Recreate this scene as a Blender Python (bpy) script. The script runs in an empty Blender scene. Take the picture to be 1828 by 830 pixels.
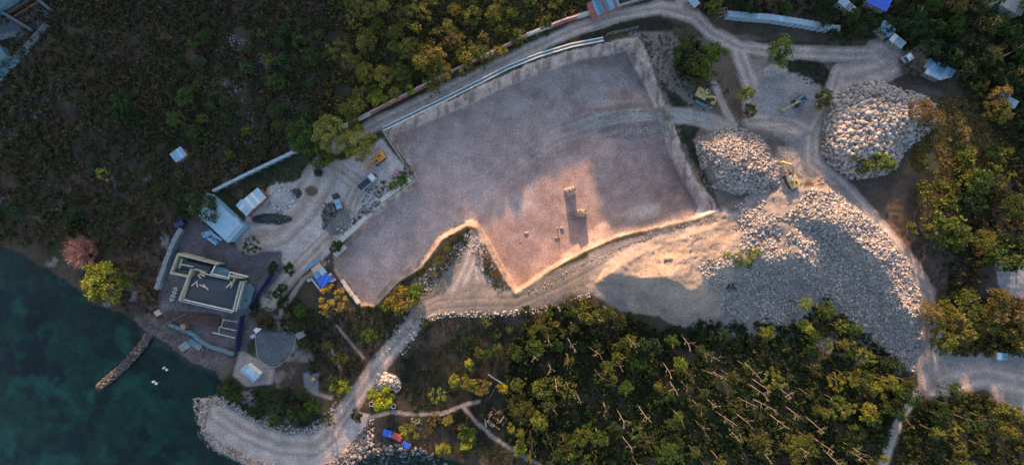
import bpy, math, random
import numpy as np
from mathutils import Vector, Matrix, Euler

# ------------------------------------------------------------------ camera, light, exposure
H = 130.0                      # camera height above the pit floor
K = 0.2 / H                    # metres per photo pixel per metre of distance
TAN = math.tan(math.radians(14.0))
SUN_DIR = Vector((-0.10, 1.0, TAN)).normalized()
S = bpy.context.scene
col = S.collection
cam = bpy.data.objects.new('camera', bpy.data.cameras.new('camera'))
col.objects.link(cam)
cam.location = (0, 0, H)
cam.data.sensor_width = 36
cam.data.lens = 36 * H / (1828 * 0.2)
cam.data.clip_end = 8000
cam.data.clip_start = 0.5
S.camera = cam
S.render.resolution_x, S.render.resolution_y = 1024, 464
world = bpy.data.worlds.new('World'); S.world = world; world.use_nodes = True
wn = world.node_tree.nodes; wl = world.node_tree.links
sky = wn.new('ShaderNodeTexSky'); sky.sky_type = 'NISHITA'; sky.sun_disc = False
sky.sun_elevation = math.radians(14); sky.sun_rotation = math.radians(-5.7); sky.ozone_density = 1.0; sky.dust_density = 1.6
bg = wn['Background']; bg.inputs[1].default_value = 0.15
wl.new(sky.outputs[0], bg.inputs[0])
sun = bpy.data.objects.new('sun', bpy.data.lights.new('sun', 'SUN'))
col.objects.link(sun)
sun.data.energy = 4.6; sun.data.angle = math.radians(1.7); sun.data.color = (1.0, 0.60, 0.32)
sun.rotation_euler = SUN_DIR.to_track_quat('Z', 'Y').to_euler()
sun.location = (0, 100, 200)
S.view_settings.view_transform = 'Standard'; S.view_settings.look = 'None'
S.view_settings.gamma = 1.0; S.view_settings.exposure = 1.38

rnd = random.Random(7)
rng = np.random.default_rng(7)

# ------------------------------------------------------------------ noise and polygon helpers
def vnoise(x, y, cell, seed):
    r = np.random.default_rng(seed).random((256, 256)).astype(np.float64)
    x = np.asarray(x, float) / cell + 1000.37; y = np.asarray(y, float) / cell + 1000.71
    ix = np.floor(x).astype(int); iy = np.floor(y).astype(int)
    fx = x - ix; fy = y - iy
    fx = fx * fx * (3 - 2 * fx); fy = fy * fy * (3 - 2 * fy)
    g = lambda a, b: r[a % 256, b % 256]
    return ((g(ix, iy) * (1 - fx) + g(ix + 1, iy) * fx) * (1 - fy)
            + (g(ix, iy + 1) * (1 - fx) + g(ix + 1, iy + 1) * fx) * fy) * 2 - 1
def fbm(x, y, cell, seed, n=4):
    a = 1.0; t = 0; s = 0
    for i in range(n):
        s = s + a * vnoise(x, y, cell / 2 ** i, seed + i); t += a; a *= 0.55
    return s / t
def seg_dist(U, V, a, b):
    ax, ay = a; bx, by = b; dx = bx - ax; dy = by - ay
    L = dx * dx + dy * dy + 1e-9
    t = np.clip(((U - ax) * dx + (V - ay) * dy) / L, 0, 1)
    return np.hypot(U - ax - t * dx, V - ay - t * dy), t
def sdf(U, V, poly):           # positive inside, pixels
    d = np.full(U.shape, 1e9); inside = np.zeros(U.shape, bool)
    n = len(poly)
    for i in range(n):
        a = poly[i]; b = poly[(i + 1) % n]
        d = np.minimum(d, seg_dist(U, V, a, b)[0])
        if a[1] != b[1]:
            c = ((a[1] > V) != (b[1] > V)) & (U < (b[0] - a[0]) * (V - a[1]) / (b[1] - a[1]) + a[0])
            inside ^= c
    return np.where(inside, d, -d)
def line_d(U, V, pts):         # distance to a polyline and parameter-interpolated third coordinate
    best = np.full(U.shape, 1e9); z = np.zeros(U.shape)
    for a, b in zip(pts[:-1], pts[1:]):
        d, t = seg_dist(U, V, a[:2], b[:2])
        m = d < best
        best = np.where(m, d, best)
        if len(a) > 2: z = np.where(m, a[2] + (b[2] - a[2]) * t, z)
    return best, z
def smooth(x, a, b):
    t = np.clip((x - a) / (b - a), 0, 1); return t * t * (3 - 2 * t)
def idw(U, V, pts, p=3.0, s=25.0):
    num = np.zeros(U.shape); den = np.zeros(U.shape)
    for u, v, z in pts:
        w = 1.0 / ((U - u) ** 2 + (V - v) ** 2 + s * s) ** (p / 2)
        num += w * z; den += w
    return num / den

# ------------------------------------------------------------------ plan of the place (survey taken in photo pixels)
BASE = [(700,215,8),(900,110,8.5),(1050,60,9),(1200,15,9),(1300,100,9),(1450,90,9),(1600,110,9),(500,60,9),(300,150,7),
 (100,150,6),(0,300,4),(0,430,1.5),(90,440,2),(150,430,2.5),(250,430,3.5),(220,520,1.8),(300,560,1.8),(370,500,3),(400,600,1.5),
 (520,400,4.5),(620,330,5.5),(700,260,7.5),(700,310,6.5),(640,370,5.5),(560,300,6),(420,330,5),(250,600,0.6),(320,620,0.5),(350,650,.4),(590,440,4.5),(600,480,4.5),(640,545,4.5),
 (560,600,3),(480,600,2.2),(460,670,1.6),(650,650,3.5),(700,600,4.5),(620,720,2.2),(540,700,1.6),(500,800,1.2),(420,760,1.1),(640,800,1),(750,560,6),(735,500,6),(840,420,7),
 (800,450,7),(850,500,7),(900,540,7.5),(1050,500,8.5),(1280,390,9),(1300,230,9),(1220,170,9),(1500,250,9),(1450,180,9),(1420,300,9),(1560,400,9),(1650,520,8.5),
 (1690,620,7),(1800,700,7),(1660,660,7),(900,620,4.5),(1000,640,4),(820,650,4),(800,720,3),(740,700,3),(800,800,1.5),(1000,800,3),(1200,620,3.5),(1200,720,5),(1300,600,3.5),(1430,590,4),(1560,650,4.5),
 (1500,750,6),(1700,300,10),(1750,450,10),(1828,100,11),(1700,0,11),(750,60,10),(900,20,10),(1330,0,10),(1500,0,10)]
RIM = [(683,236),(760,200),(850,158),(900,135),(960,108),(1050,85),(1137,66),(1150,90),(1165,130),(1187,190),(1199,215),(1202,228),
 (1218,270),(1245,325),(1268,352),(1281,375),(1240,390),(1180,403),(1100,423),(1040,450),(980,483),(921,523),(908,507),(880,460),
 (851,405),(833,402),(788,428),(772,450),(750,478),(714,500),(668,546),(644,545),(614,505),(597,480),(598,458),(618,432),(664,378),(745,318),(735,300),(710,268)]
FLOOR = [(702,242),(760,221),(860,176),(905,155),(960,132),(1045,106),(1118,93),(1130,115),(1150,153),(1168,190),(1176,208),(1183,232),
 (1195,275),(1222,330),(1246,370),(1240,384),(1180,398),(1100,418),(1040,445),(980,478),(922,517),(913,502),(886,455),
 (853,396),(833,391),(783,415),(762,443),(741,470),(706,491),(662,538),(648,538),(620,500),(606,478),(608,462),(632,434),(672,385),(751,325),(742,300),(722,270)]
BENCH = [(1062,505),(1100,478),(1180,438),(1280,402),(1300,370),(1350,347),(1400,352),(1440,338),(1490,345),(1530,378),(1572,415),
 (1615,470),(1641,525),(1642,600),(1622,560),(1590,500),(1555,450),(1500,402),(1450,388),(1410,405),(1440,440),(1438,462),(1350,462),(1300,476),
 (1256,500),(1237,520),(1200,498),(1130,490),(1085,490)]
BENCHZ = [(1070,500,8.5),(1100,490,10.8),(1200,498,13.0),(1237,520,11.6),(1180,440,9.2),(1256,500,11),(1300,476,12),(1440,462,13),(1300,400,9.6),(1350,345,9.8),
 (1440,345,11.5),(1450,388,13),(1500,402,14),(1500,345,11),(1560,415,12),(1555,450,14),(1620,480,11.5),(1641,530,11.5),(1622,560,12.5),(1642,600,9.5),(1370,420,11.5)]
EAST_PILE = [(1480,175),(1530,152),(1568,142),(1600,158),(1655,172),(1677,200),(1670,222),(1640,250),(1612,270),(1600,302),(1565,316),
 (1515,320),(1490,300),(1465,272),(1468,220)]
MID_PILE = [(1238,250),(1262,240),(1300,228),(1340,234),(1372,258),(1392,290),(1395,325),(1370,345),(1320,350),(1275,335),(1250,295)]
WEST_HEAP = [(1388,262),(1412,264),(1432,285),(1440,315),(1428,340),(1400,346),(1382,335),(1385,300)]
HEAPS = [(1385,130,22,15,2.2),(1412,238,29,16,2.4),(1405,170,60,40,1.0),(504,347,30,22,1.0),(487,391,38,10,1.5),(530,345,9,9,1.3),(556,341,11,9,1.0),(568,309,9,8,1.0),
 (600,390,27,30,.9),(690,683,27,16,1.4)]
WATER = [(-900,440),(0,440),(35,452),(85,482),(140,516),(165,545),(215,556),(240,572),(262,592),(300,612),(322,632),(350,650),(385,662),(402,690),(380,706),(358,716),
 (354,745),(362,775),(385,800),(420,818),(455,835),(470,900),(470,1700),(-900,1700)]
SEA_RIGHT = [(660,812),(720,806),(790,815),(850,835),(850,1000),(600,1000),(620,835)]
JETTY = [(360,712),(385,712),(405,735),(450,762),(520,788),(560,795),(600,770),(618,730),(660,740),(645,775),(650,800),(620,820),(560,850),(470,842),(420,822),(385,803),(362,775),(354,745)]
GROYNE = [(272,578),(258,612),(235,640),(205,668),(178,690)]
ROADS = [ # u, v centre lines, half width
 ([(600,262),(680,218),(760,180),(850,136),(940,92),(1020,55),(1100,28),(1180,14),(1222,20)], 12),
 ([(1180,14),(1240,30),(1270,60),(1320,85),(1380,92),(1450,95),(1520,98),(1570,95)], 13),
 ([(1222,20),(1225,-60)], 18),
 ([(1570,95),(1600,110),(1560,130),(1510,140)], 26),
 ([(1500,130),(1480,180),(1450,240),(1450,290),(1500,330),(1545,380),(1590,430),(1630,480),(1655,525),(1665,600),(1660,660)], 15),
 ([(1320,95),(1345,160),(1340,215),(1400,215),(1450,240)], 16),
 ([(1050,217),(1110,208),(1180,203),(1240,210),(1300,228)], 13),
 ([(1290,385),(1180,428),(1080,462),(990,510),(920,540),(850,540),(780,545),(745,570),(710,610),(680,645),(650,690),(620,730),(590,770)], 15),
 ([(850,430),(838,470),(815,520),(800,545)], 14), ([(850,440),(855,490),(880,540)], 10),
 ([(590,770),(560,795),(500,792),(440,768),(390,735)], 21),
 ([(1660,640),(1665,690),(1700,680),(1760,670),(1840,690)], 24),
 ([(1640,700),(1610,740),(1590,790),(1570,850)], 9),
 ([(575,310),(540,370),(500,410),(450,425)], 30), ([(600,300),(640,330),(610,400),(560,450),(520,490),(480,540)], 14),
 ([(1275,150),(1292,190),(1310,225)], 6)]
PATHS = [([(660,745),(700,735),(740,740),(790,738),(830,722),(855,716)], 3.5), ([(825,724),(850,752),(880,780),(925,808),(965,830)], 3.5),
 ([(600,580),(625,610),(650,640)], 1.6), ([(590,620),(610,660)], 1.6),([(590,710),(560,700)], 4),([(500,560),(540,500),(580,470)], 4)]

lin = lambda r, g, b: tuple(((c / 255) / 12.92 if c / 255 < .04 else ((c / 255 + .055) / 1.055) ** 2.4) for c in (r, g, b))

def build_axes():
    def axis(a, b, step, far):
        core = list(np.arange(a, b + step, step)); lo = []; hi = []
        x = core[0]; s = step
        while x > -far: s *= 1.25; x -= min(s, 900); lo.append(x)
        x = core[-1]; s = step
        while x < far: s *= 1.25; x += min(s, 900); hi.append(x)
        return np.array(lo[::-1] + core + hi)
    us = axis(-60, 1890, 2.6, 9000)
    vs = axis(-60, 890, 2.6, 9000)
    extra = np.arange(-1100, -60, 16.0)          # finer rows over the hill to the north
    vs = np.unique(np.concatenate([vs[(vs < -1120) | (vs > -62)], extra]))
    return us, vs
us, vs = build_axes()
U, V = np.meshgrid(us, vs)
Uc = np.clip(U, -120, 1950); Vc = np.clip(V, -120, 950)
WN = fbm(U, V, 40, 11, 4)       # wobble used on outlines
WN2 = fbm(U, V, 12, 21, 3)

RIDGE = [(-2500,14),(-200,14),(60,13),(105,8),(150,6.5),(215,7.5),(265,18),(360,24),(540,24),(580,12),(615,8.5),(650,9),(685,13),(735,12.5),(758,7),(790,1),(820,-4),(900,-6),
 (985,-6.5),(998,-9),(1064,-9),(1074,-5),(1092,1.5),(1150,4.2),(1275,3.6),(1320,3),(1370,4.2),(1400,2.4),(1445,4),(1500,3.5),(1560,4.5),(1620,3.5),(1655,0),(1700,0),(1760,4.5),(1850,3),(4000,3)]  # crest heights of the unseen hill, tuned per column to place its shade

def terrain():
    Z = idw(Uc, Vc, BASE)
    Z += 0.5 * fbm(U, V, 90, 31, 3)
    # sea and shore
    dw = np.maximum(sdf(U, V, WATER), sdf(U, V, SEA_RIGHT)) + 3 * WN2
    Z = np.where(dw > 0, np.minimum(-0.3 - np.minimum(dw * 0.03, 2.6) + 0.5 * fbm(U, V, 60, 41, 4), -0.35), np.maximum(Z, 0.15 + np.minimum(-dw, 60) * 0.012))
    dj = sdf(U, V, JETTY) + 1.5 * WN2
    Z = np.maximum(Z, np.where(dj > -6, -2.2 + smooth(dj, -6, 7) * 3.4, -9))
    dg, _ = line_d(U, V, GROYNE)
    Z = np.maximum(Z, -2.2 + 2.9 * smooth(dg, 13, 5) + .25 * WN2)
    # pit
    wob = (3.2 * fbm(U, V, 20, 51, 4) + 1.3 * vnoise(U, V, 5, 57)) * (1 - .62 * smooth(V, 370, 400))
    dr = sdf(U, V, RIM) + wob
    df = -sdf(U, V, FLOOR) - wob * .6
    fz = 0.12 * WN + 1.2 * smooth(U, 760, 640) + 0.04 * WN2
    t = np.clip(dr / (np.maximum(dr, 0) + np.maximum(df, 0) + 1e-6), 0, 1)
    t = np.clip(t + .30 * fbm(U, V, 7, 58, 3) * np.sin(np.pi * t), 0, 1); face = Z * (1 - t) + fz * t + (1.1 * fbm(U, V, 9, 59, 3)) * np.sin(np.pi * t)
    # a lip of thrown up dirt on the rim
    Z = Z + 0.25 * np.exp(-((dr + 4) / 4.0) ** 2) * (0.6 + WN2)
    Z = np.where(dr > 0, np.where(df <= 0, fz, face), Z)
    # ramp
    d, rz = line_d(U, V, [(1030,222,0),(1060,217,.5),(1120,208,3.5),(1190,204,7.2),(1240,210,8.7),(1300,228,9.1)])
    Z = np.where((dr > -30) & (U > 1020) & (U < 1250), np.maximum(Z, rz - np.maximum(d - 11, 0) * 0.11 + .08 * WN2), Z)
    # spoil bench with its slopes to the wood
    bz = idw(U, V, BENCHZ, 3.0, 15)
    db = sdf(U, V, BENCH) + 5 * WN + 2 * WN2
    sandm = smooth(sdf(U, V, [(1050,470),(1290,395),(1400,345),(1430,400),(1440,470),(1260,510),(1130,515),(1060,515)]), -6, 14)
    bz = bz + sandm * (.9 * np.clip(1 - np.abs(fbm(U + .6 * V, V * 1.5, 75, 67, 2)) * 2.0, 0, 1) ** 2 - .2)
    h = bz - 0.125 * np.maximum(-db, 0) + 0.5 * fbm(U, V, 26, 61, 4) + 0.15 * vnoise(U, V, 5, 66)
    Z = np.where(db > -120, np.maximum(Z, h), Z)
    for P, hh, w, rough in ((EAST_PILE, 6.0, 26, .55), (MID_PILE, 5.2, 28, .35), (WEST_HEAP, 3.0, 18, .1)):
        dp = sdf(U, V, P) + 4 * WN
        Z = Z + np.where(dp > 0, hh * (1 - np.exp(-np.maximum(dp, 0) / w)) + rough * fbm(U, V, 16, 71, 3) * smooth(dp, 0, 10), 0)
    for u, v, a, b, hh in HEAPS:
        q = np.hypot((U - u) / a, (V - v) / b) + .12 * WN2
        Z = Z + hh * np.clip(1 - q, 0, 1) ** 0.9
    # mound of waste beside the sand
    q = np.hypot((U - 1200) / 38, (V - 462) / 12)
    Z = Z + .9 * np.clip(1 - q, 0, 1)
    return Z, dr, df, dw, dj, dg, db
Z, DR, DF, DW, DJ, DG, DB = terrain()
# build platforms cut flat
for u, v, a, b, z in ((370, 500, 75, 50, 3.0),):
    q = np.maximum(np.abs(U - u) / a, np.abs(V - v) / b)
    w = smooth(q, 1.3, 1.0); Z = Z * (1 - w) + z * w

# wheel ruts and road crown
ROADD = np.full(U.shape, 1e9); RUT = np.zeros(U.shape)
for pts, hw in ROADS:
    d, _ = line_d(U, V, pts)
    RUT = np.where(d - hw < ROADD, d / hw, RUT); ROADD = np.minimum(ROADD, d - hw)
pit_mask = (DR > 0)
ROADW = ROADD + 3 * WN + 1.5 * WN2
road_in = smooth(ROADW, 3, -3)
Z = Z - road_in * (0.10 * np.exp(-((RUT - .45) / .13) ** 2) - 0.02)
Z += np.where((ROADW > 2) & (DR < 0) & (DW < 0), 0.16, 0.0) * fbm(U, V, 7, 81, 2)

inU = np.clip(U, -60, 1890); inV = np.clip(V, -60, 890)
Zmap = np.where((U == inU) & (V == inV), Z, 8.0)
gapd = np.maximum(np.abs(U - inU), np.abs(V - inV))
wz = smooth(gapd, 0, 60)
Zm = Z * (1 - wz) + 8.0 * wz
X = (U - 914) * K * (H - Zm); Y = (415 - V) * K * (H - Zm)
# the hill to the north, unseen, its crest shaped per column to cast shade
rx = np.array([(u - 914) * .2 - 15.0 for u, _ in RIDGE]); rz = np.array([z for _, z in RIDGE]) + TAN * 150
crest = np.interp(X, rx, rz) + 0.5 * vnoise(X, Y * 0, 9, 91)
shade_hill = np.where(Y < 150, smooth(Y, 92, 150) * (crest - 10) + 10, np.minimum(crest, crest) - (Y - 150) * 0.04)
shade_hill = np.where(Y > 150, np.maximum(shade_hill, 5), shade_hill)
Zf = np.where(Y > 92, np.maximum(Z * smooth(Y, 150, 92), shade_hill), Z)
Z = Zf

def zat(u, v):
    u = min(max(u, us[1]), us[-2]); v = min(max(v, vs[1]), vs[-2])
    i = int(np.searchsorted(us, u)) - 1; j = int(np.searchsorted(vs, v)) - 1
    a = (u - us[i]) / (us[i + 1] - us[i]); b = (v - vs[j]) / (vs[j + 1] - vs[j])
    return float((Z[j, i] * (1 - a) + Z[j, i + 1] * a) * (1 - b) + (Z[j + 1, i] * (1 - a) + Z[j + 1, i + 1] * a) * b)
def W(u, v, z): return Vector(((u - 914) * K * (H - z), (415 - v) * K * (H - z), z))
def G(u, v, dz=0.0):
    z = zat(u, v); p = W(u, v, z); p.z += dz; return p
def zxy(x, y):
    z = 6.0
    for _ in range(5):
        u = x / (K * (H - z)) + 914; v = 415 - y / (K * (H - z)); z = .5 * z + .5 * zat(u, v)
    return z

# ------------------------------------------------------------------ ground colours (albedo) by what lies there, some with shade put in
C = np.zeros(U.shape + (3,))
def put(mask, c, jitter=0.0, seed=1):
    global C
    c = np.array(c); m = mask[..., None]
    n = 1 + jitter * fbm(U, V, 20, seed, 4)[..., None]
    C = C * (1 - m) + c * n * m
scrub = np.array((.068, .050, .038)); C[:] = scrub
C *= (1 + .5 * fbm(U, V, 50, 101, 5))[..., None]
put(smooth(fbm(U, V, 70, 105, 4), .05, .4), (.035, .042, .020), .4, 106)             # grass tint
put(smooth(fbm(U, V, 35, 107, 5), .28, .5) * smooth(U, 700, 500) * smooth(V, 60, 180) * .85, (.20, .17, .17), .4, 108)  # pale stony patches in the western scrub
put(smooth(U, 480, 330) * smooth(V, 330, 200) * .7, (.024, .020, .017), .4, 109)  # dark scrub ground at upper left, corner shading put into its colour
EARTH = (.14, .11, .095)
put(smooth(fbm(U, V, 110, 115, 3), -.25, .15) * smooth(U, 640, 540) * smooth(V, 260, 160) * .8, (.085, .058, .040), .5, 116)
def area(poly, c, j=.2, soft=6, seed=200, amp=6):
    put(smooth(sdf(U, V, poly) + amp * WN + amp * .5 * WN2, -soft / 2, soft / 2), c, j, seed)
area([(680,250),(1000,100),(1150,55),(1230,70),(1330,60),(1480,110),(1500,150),(1480,300),(1300,400),(1200,400),(1180,200),(900,130)], EARTH, .35, 8, 201)
area([(1120,55),(1200,60),(1230,120),(1290,230),(1230,250),(1190,200),(1150,120)], (.17, .14, .125), .4, 6, 202)
area([(1490,320),(1600,300),(1640,260),(1680,330),(1700,450),(1740,560),(1670,560),(1640,480),(1560,390)], (.085, .062, .05), .4, 10, 203)
area([(1650,200),(1700,190),(1790,230),(1810,300),(1700,330),(1610,310)], (.14, .10, .045), .5, 10, 249)
area([(1600,150),(1680,160),(1700,200),(1680,240),(1660,180)], (.09, .075, .065), .4, 8, 204)
area([(1130,520),(1300,600),(1420,600),(1600,690),(1640,600),(1640,520),(1500,400),(1300,500)], (.22, .20, .19), .2, 8, 205)
area([(1775,460),(1900,450),(1900,540),(1790,530)], (.25, .25, .26), .4, 6, 206)
area([(1660,630),(1750,620),(1850,640),(1850,760),(1800,740),(1760,690),(1640,690)], (.24, .215, .20), .2, 8, 207)
area([(860,580),(1000,620),(1000,800),(850,800),(700,700),(730,640)], (.030, .027, .019), .5, 12, 208)
area([(1080,250),(1190,225),(1205,245),(1200,262),(1130,262)], (.20,.18,.17), .3, 6, 209)
area([(1230,80),(1300,80),(1320,130),(1330,215),(1270,200),(1240,130)], (.12, .09, .07), .4, 8, 210)
area([(1320,110),(1370,105),(1400,140),(1470,170),(1480,250),(1460,340),(1400,250),(1330,220)], (.25,.21,.195), .2, 10, 211)
# dark turf islands between the tracks
for P in ([(955,78),(1060,52),(1130,28),(1180,30),(1215,48),(1180,55),(1100,58),(1040,78),(960,100)], [(1245,38),(1290,60),(1330,72),(1480,78),(1480,95),(1400,92),(1320,84),(1260,58)],
          [(1370,100),(1430,98),(1470,110),(1485,130),(1478,158),(1440,150),(1410,135),(1395,115)], [(1215,215),(1250,228),(1240,245),(1262,300),(1240,290),(1215,240)],
          [(1180,150),(1215,175),(1230,190),(1200,192)]):
    area(P, (.030, .030, .022), .4, 6, 212, 3)
# yard and building ground in the west
area([(430,420),(440,380),(470,345),(540,320),(570,295),(620,285),(680,250),(730,300),(742,320),(680,370),(640,400),(600,440),(570,470),(530,480),(490,470),(450,440),(430,440)], (.45, .38, .37), .2, 6, 220, 4)
area([(305,400),(360,400),(420,440),(500,450),(510,490),(470,560),(440,630),(340,600),(285,560),(290,500)], (.105, .09, .098), .5, 8, 221)
area([(455,590),(530,595),(528,620),(500,645),(480,657),(456,640)], (.10, .11, .125), .12, 2, 222, 1)   # dark gravel pad
area([(430,625),(460,640),(490,660),(485,685),(440,690),(415,670)], (.30, .25, .24), .2, 4, 223, 2)
area([(540,665),(570,665),(568,700),(545,705)], (.17, .18, .20), .15, 3, 224, 2)
area([(700,540),(760,480),(840,410),(850,410),(910,520),(750,560)], (.20, .17, .14), .4, 6, 225)
# sea bed
sea = np.where((DW > 0) & (DJ < 0) & (DG > 10), 1.0, 0.0)
put(sea, (.020, .095, .048), .7, 230)
put(sea * smooth(fbm(U, V, 12, 247, 4), .0, .4) * .7, (.020, .045, .030), .6, 248)
put(sea * smooth(fbm(U, V, 38, 231, 6), -.05, .22), (.012, .030, .026), .6, 232)
put(sea * smooth(fbm(U, V, 80, 235, 5), .22, .45), (.012, .014, .011), .4, 236)
put(sea * smooth(fbm(U, V, 48, 233, 6), .14, .45) * .8, (.05, .20, .12), .3, 234)
put(sea * smooth(DW, 95, 10) * smooth(WN, -.5, .2) * .8, (.045, .052, .036), .6, 245)
put(smooth(DG, 12, 7), (.075, .062, .06), .5, 237)
put(smooth(DJ, -3, 2), (.42, .345, .325), .2, 238)
area([(240,560),(300,570),(350,600),(420,640),(400,680),(340,650),(290,620),(255,615)], (.13, .10, .095), .6, 8, 239)
# roads
put(road_in, (.37, .295, .262), .16, 240)
put(road_in * np.exp(-((RUT - .45) / .14) ** 2) * .65, (.50, .41, .365), .2, 241)
put(road_in * np.exp(-((RUT) / .18) ** 2) * .5, (.24, .185, .155), .3, 242)
put(road_in * np.exp(-((RUT - .85) / .12) ** 2) * .4, (.17, .14, .12), .3, 246)
PATHD = np.full(U.shape, 1e9)
for pts, hw in PATHS: PATHD = np.minimum(PATHD, line_d(U, V, pts)[0] - hw)
put(smooth(PATHD + 1.2 * WN2, 1, -1.2), (.27, .22, .20), .2, 243)
# pit
area([(905,522),(985,484),(1060,455),(1180,404),(1290,380),(1295,402),(1180,445),(1080,482),(1062,520),(1010,545),(900,560),(760,560),(740,580),(730,560),(850,500)], (.26, .205, .165), .2, 6, 244, 3)
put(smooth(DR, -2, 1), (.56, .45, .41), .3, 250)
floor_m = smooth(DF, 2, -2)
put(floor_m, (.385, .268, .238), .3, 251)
put(floor_m * smooth(fbm(U, V, 70, 252, 5), .05, .35) * .7, (.25, .175, .160), .3, 253)
put(floor_m * smooth(fbm(U + .5 * V, V - .35 * U, 90, 254, 5), .1, .4) * .7, (.44, .365, .34), .25, 255)
put(floor_m * smooth(fbm(U, V, 9, 256, 3), .35, .6) * .35, (.17, .14, .13), .2, 257)
dR, _ = line_d(U, V, [(1020,228),(1055,219),(1110,208),(1180,203),(1240,210),(1300,228)])
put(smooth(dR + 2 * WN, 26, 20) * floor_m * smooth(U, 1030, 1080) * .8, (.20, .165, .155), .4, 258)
put(smooth(dR + 1.5 * WN2, 13, 10) * smooth(U, 1000, 1060) * smooth(U, 1300, 1260), (.30, .285, .27), .12, 262)
put((np.exp(-((dR - 6) / 1.6) ** 2)) * smooth(U, 980, 1060) * smooth(U, 1300, 1260) * .5, (.18, .17, .16), .2, 263)
dT, _ = line_d(U, V, [(1055,219),(990,240),(920,285),(860,340),(800,390),(740,440),(690,500)])
put((np.exp(-((dT - 7) / 2.2) ** 2) + np.exp(-((dT - 18) / 2.5) ** 2)) * floor_m * .42, (.44, .38, .35), .4, 264)
for cx, cy, ra in ((980,235,52),(930,250,30),(880,300,70),(1060,170,60),(1150,300,45)):
    q = np.hypot((U - cx), (V - cy) * 1.3) + 6 * WN
    put((np.exp(-((q - ra) / 2.0) ** 2) + .8 * np.exp(-((q - ra - 9) / 2.0) ** 2)) * floor_m * .5 * smooth(fbm(U, V, 60, 265, 2), -.2, .2), (.19, .165, .16), .4, 266)
put(floor_m * smooth(DF, -26, -2) * smooth(U, 1040, 1120) * .55 * smooth(WN, -.7, .1), (.17, .135, .135), .4, 267)  # dark band painted into the floor colour along the foot of the east face
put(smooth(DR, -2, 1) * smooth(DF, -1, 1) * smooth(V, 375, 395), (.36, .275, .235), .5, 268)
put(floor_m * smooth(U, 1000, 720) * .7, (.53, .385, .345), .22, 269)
# vertical stains on the cut face
face_m = smooth(DR, 0, 2) * smooth(DF, 0, 2)
put(face_m * smooth(fbm(U * 1.0, V * .25, 8, 259, 3), .0, .3) * .65, (.20, .15, .12), .3, 260)
put(smooth(np.abs(DR + 4), 5, 1) * .6 * smooth(WN2, -.3, .2), (.07, .06, .04), .4, 261)     # grass on the rim
# spoil
SAND = sdf(U, V, [(920,530),(1000,520),(1070,480),(1180,440),(1290,390),(1330,400),(1300,440),(1310,470),(1300,560),(1200,590),(1130,570),(1110,530),(1060,515)]) + 6 * WN
bench_m = smooth(DB, -70, -64) * smooth(-DR, 4, 8) * smooth(sdf(U, V, [(1050,440),(1290,395),(1350,340),(1500,330),(1660,500),(1660,700),(1540,640),(1440,600),(1180,600),(1050,520)]), -4, 4)
put(bench_m, (.27, .225, .205), .35, 270)
put(bench_m * smooth(SAND, -8, 8), (.37, .275, .215), .22, 271)
for P in (EAST_PILE, MID_PILE): area(P, (.16, .135, .125), .3, 5, 272)  # dark ground under the rocks, shade of the gaps put into its colour
area(WEST_HEAP, (.34, .28, .255), .12, 5, 273)
for (u, v, a, b, hh), c in zip(HEAPS, ((.34,.31,.30),(.32,.27,.25),(.26,.235,.23),(.37,.34,.33),(.035,.04,.045),(.05,.055,.065),(.13,.09,.06),(.03,.035,.04),(.16,.15,.14),(.35,.32,.30),(.13,.11,.1))):
    put(smooth(np.hypot((U - u) / a, (V - v) / b) + .15 * WN2, 1.08, .92), c, .2, 280)
# the concrete lot far north-west, its shade put into a dark colour
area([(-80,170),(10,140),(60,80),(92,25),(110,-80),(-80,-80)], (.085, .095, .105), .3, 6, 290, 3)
C = np.clip(C, .003, .8)

# ------------------------------------------------------------------ materials
def new_mat(name):
    m = bpy.data.materials.new(name); m.use_nodes = True
    return m, m.node_tree.nodes, m.node_tree.links, m.node_tree.nodes['Principled BSDF']
def ground_mat():
    m, n, l, p = new_mat('ground_surface')
    a = n.new('ShaderNodeAttribute'); a.attribute_name = 'Col'
    g = n.new('ShaderNodeNewGeometry')
    def noise(scale, det, rough=.6):
        t = n.new('ShaderNodeTexNoise'); t.inputs['Scale'].default_value = scale; t.inputs['Detail'].default_value = det
        t.inputs['Roughness'].default_value = rough; l.new(g.outputs['Position'], t.inputs['Vector']); return t
    n1 = noise(1.6, 6, .75); n2 = noise(.22, 5, .6)
    v = n.new('ShaderNodeTexVoronoi'); v.inputs['Scale'].default_value = 2.2; l.new(g.outputs['Position'], v.inputs['Vector'])
    def mr(src, a0, b0, a1, b1):
        k = n.new('ShaderNodeMapRange'); k.inputs[1].default_value = a0; k.inputs[2].default_value = b0
        k.inputs[3].default_value = a1; k.inputs[4].default_value = b1; l.new(src, k.inputs[0]); return k.outputs[0]
    def mul(x, y):
        k = n.new('ShaderNodeMath'); k.operation = 'MULTIPLY'; l.new(x, k.inputs[0]); l.new(y, k.inputs[1]); return k.outputs[0]
    f = mul(mul(mr(n1.outputs[0], .3, .7, .55, 1.45), mr(n2.outputs[0], .3, .7, .82, 1.18)), mr(v.outputs['Distance'], .0, .5, 1.12, .9))
    mx = n.new('ShaderNodeVectorMath'); mx.operation = 'SCALE'
    l.new(a.outputs['Color'], mx.inputs[0]); l.new(f, mx.inputs['Scale']); l.new(mx.outputs[0], p.inputs['Base Color'])
    p.inputs['Roughness'].default_value = .95; p.inputs['Specular IOR Level'].default_value = .15
    b = n.new('ShaderNodeBump'); b.inputs['Strength'].default_value = .5; b.inputs['Distance'].default_value = .22
    l.new(n1.outputs[0], b.inputs['Height']); l.new(b.outputs[0], p.inputs['Normal'])
    return m
M_ground = ground_mat()
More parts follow.
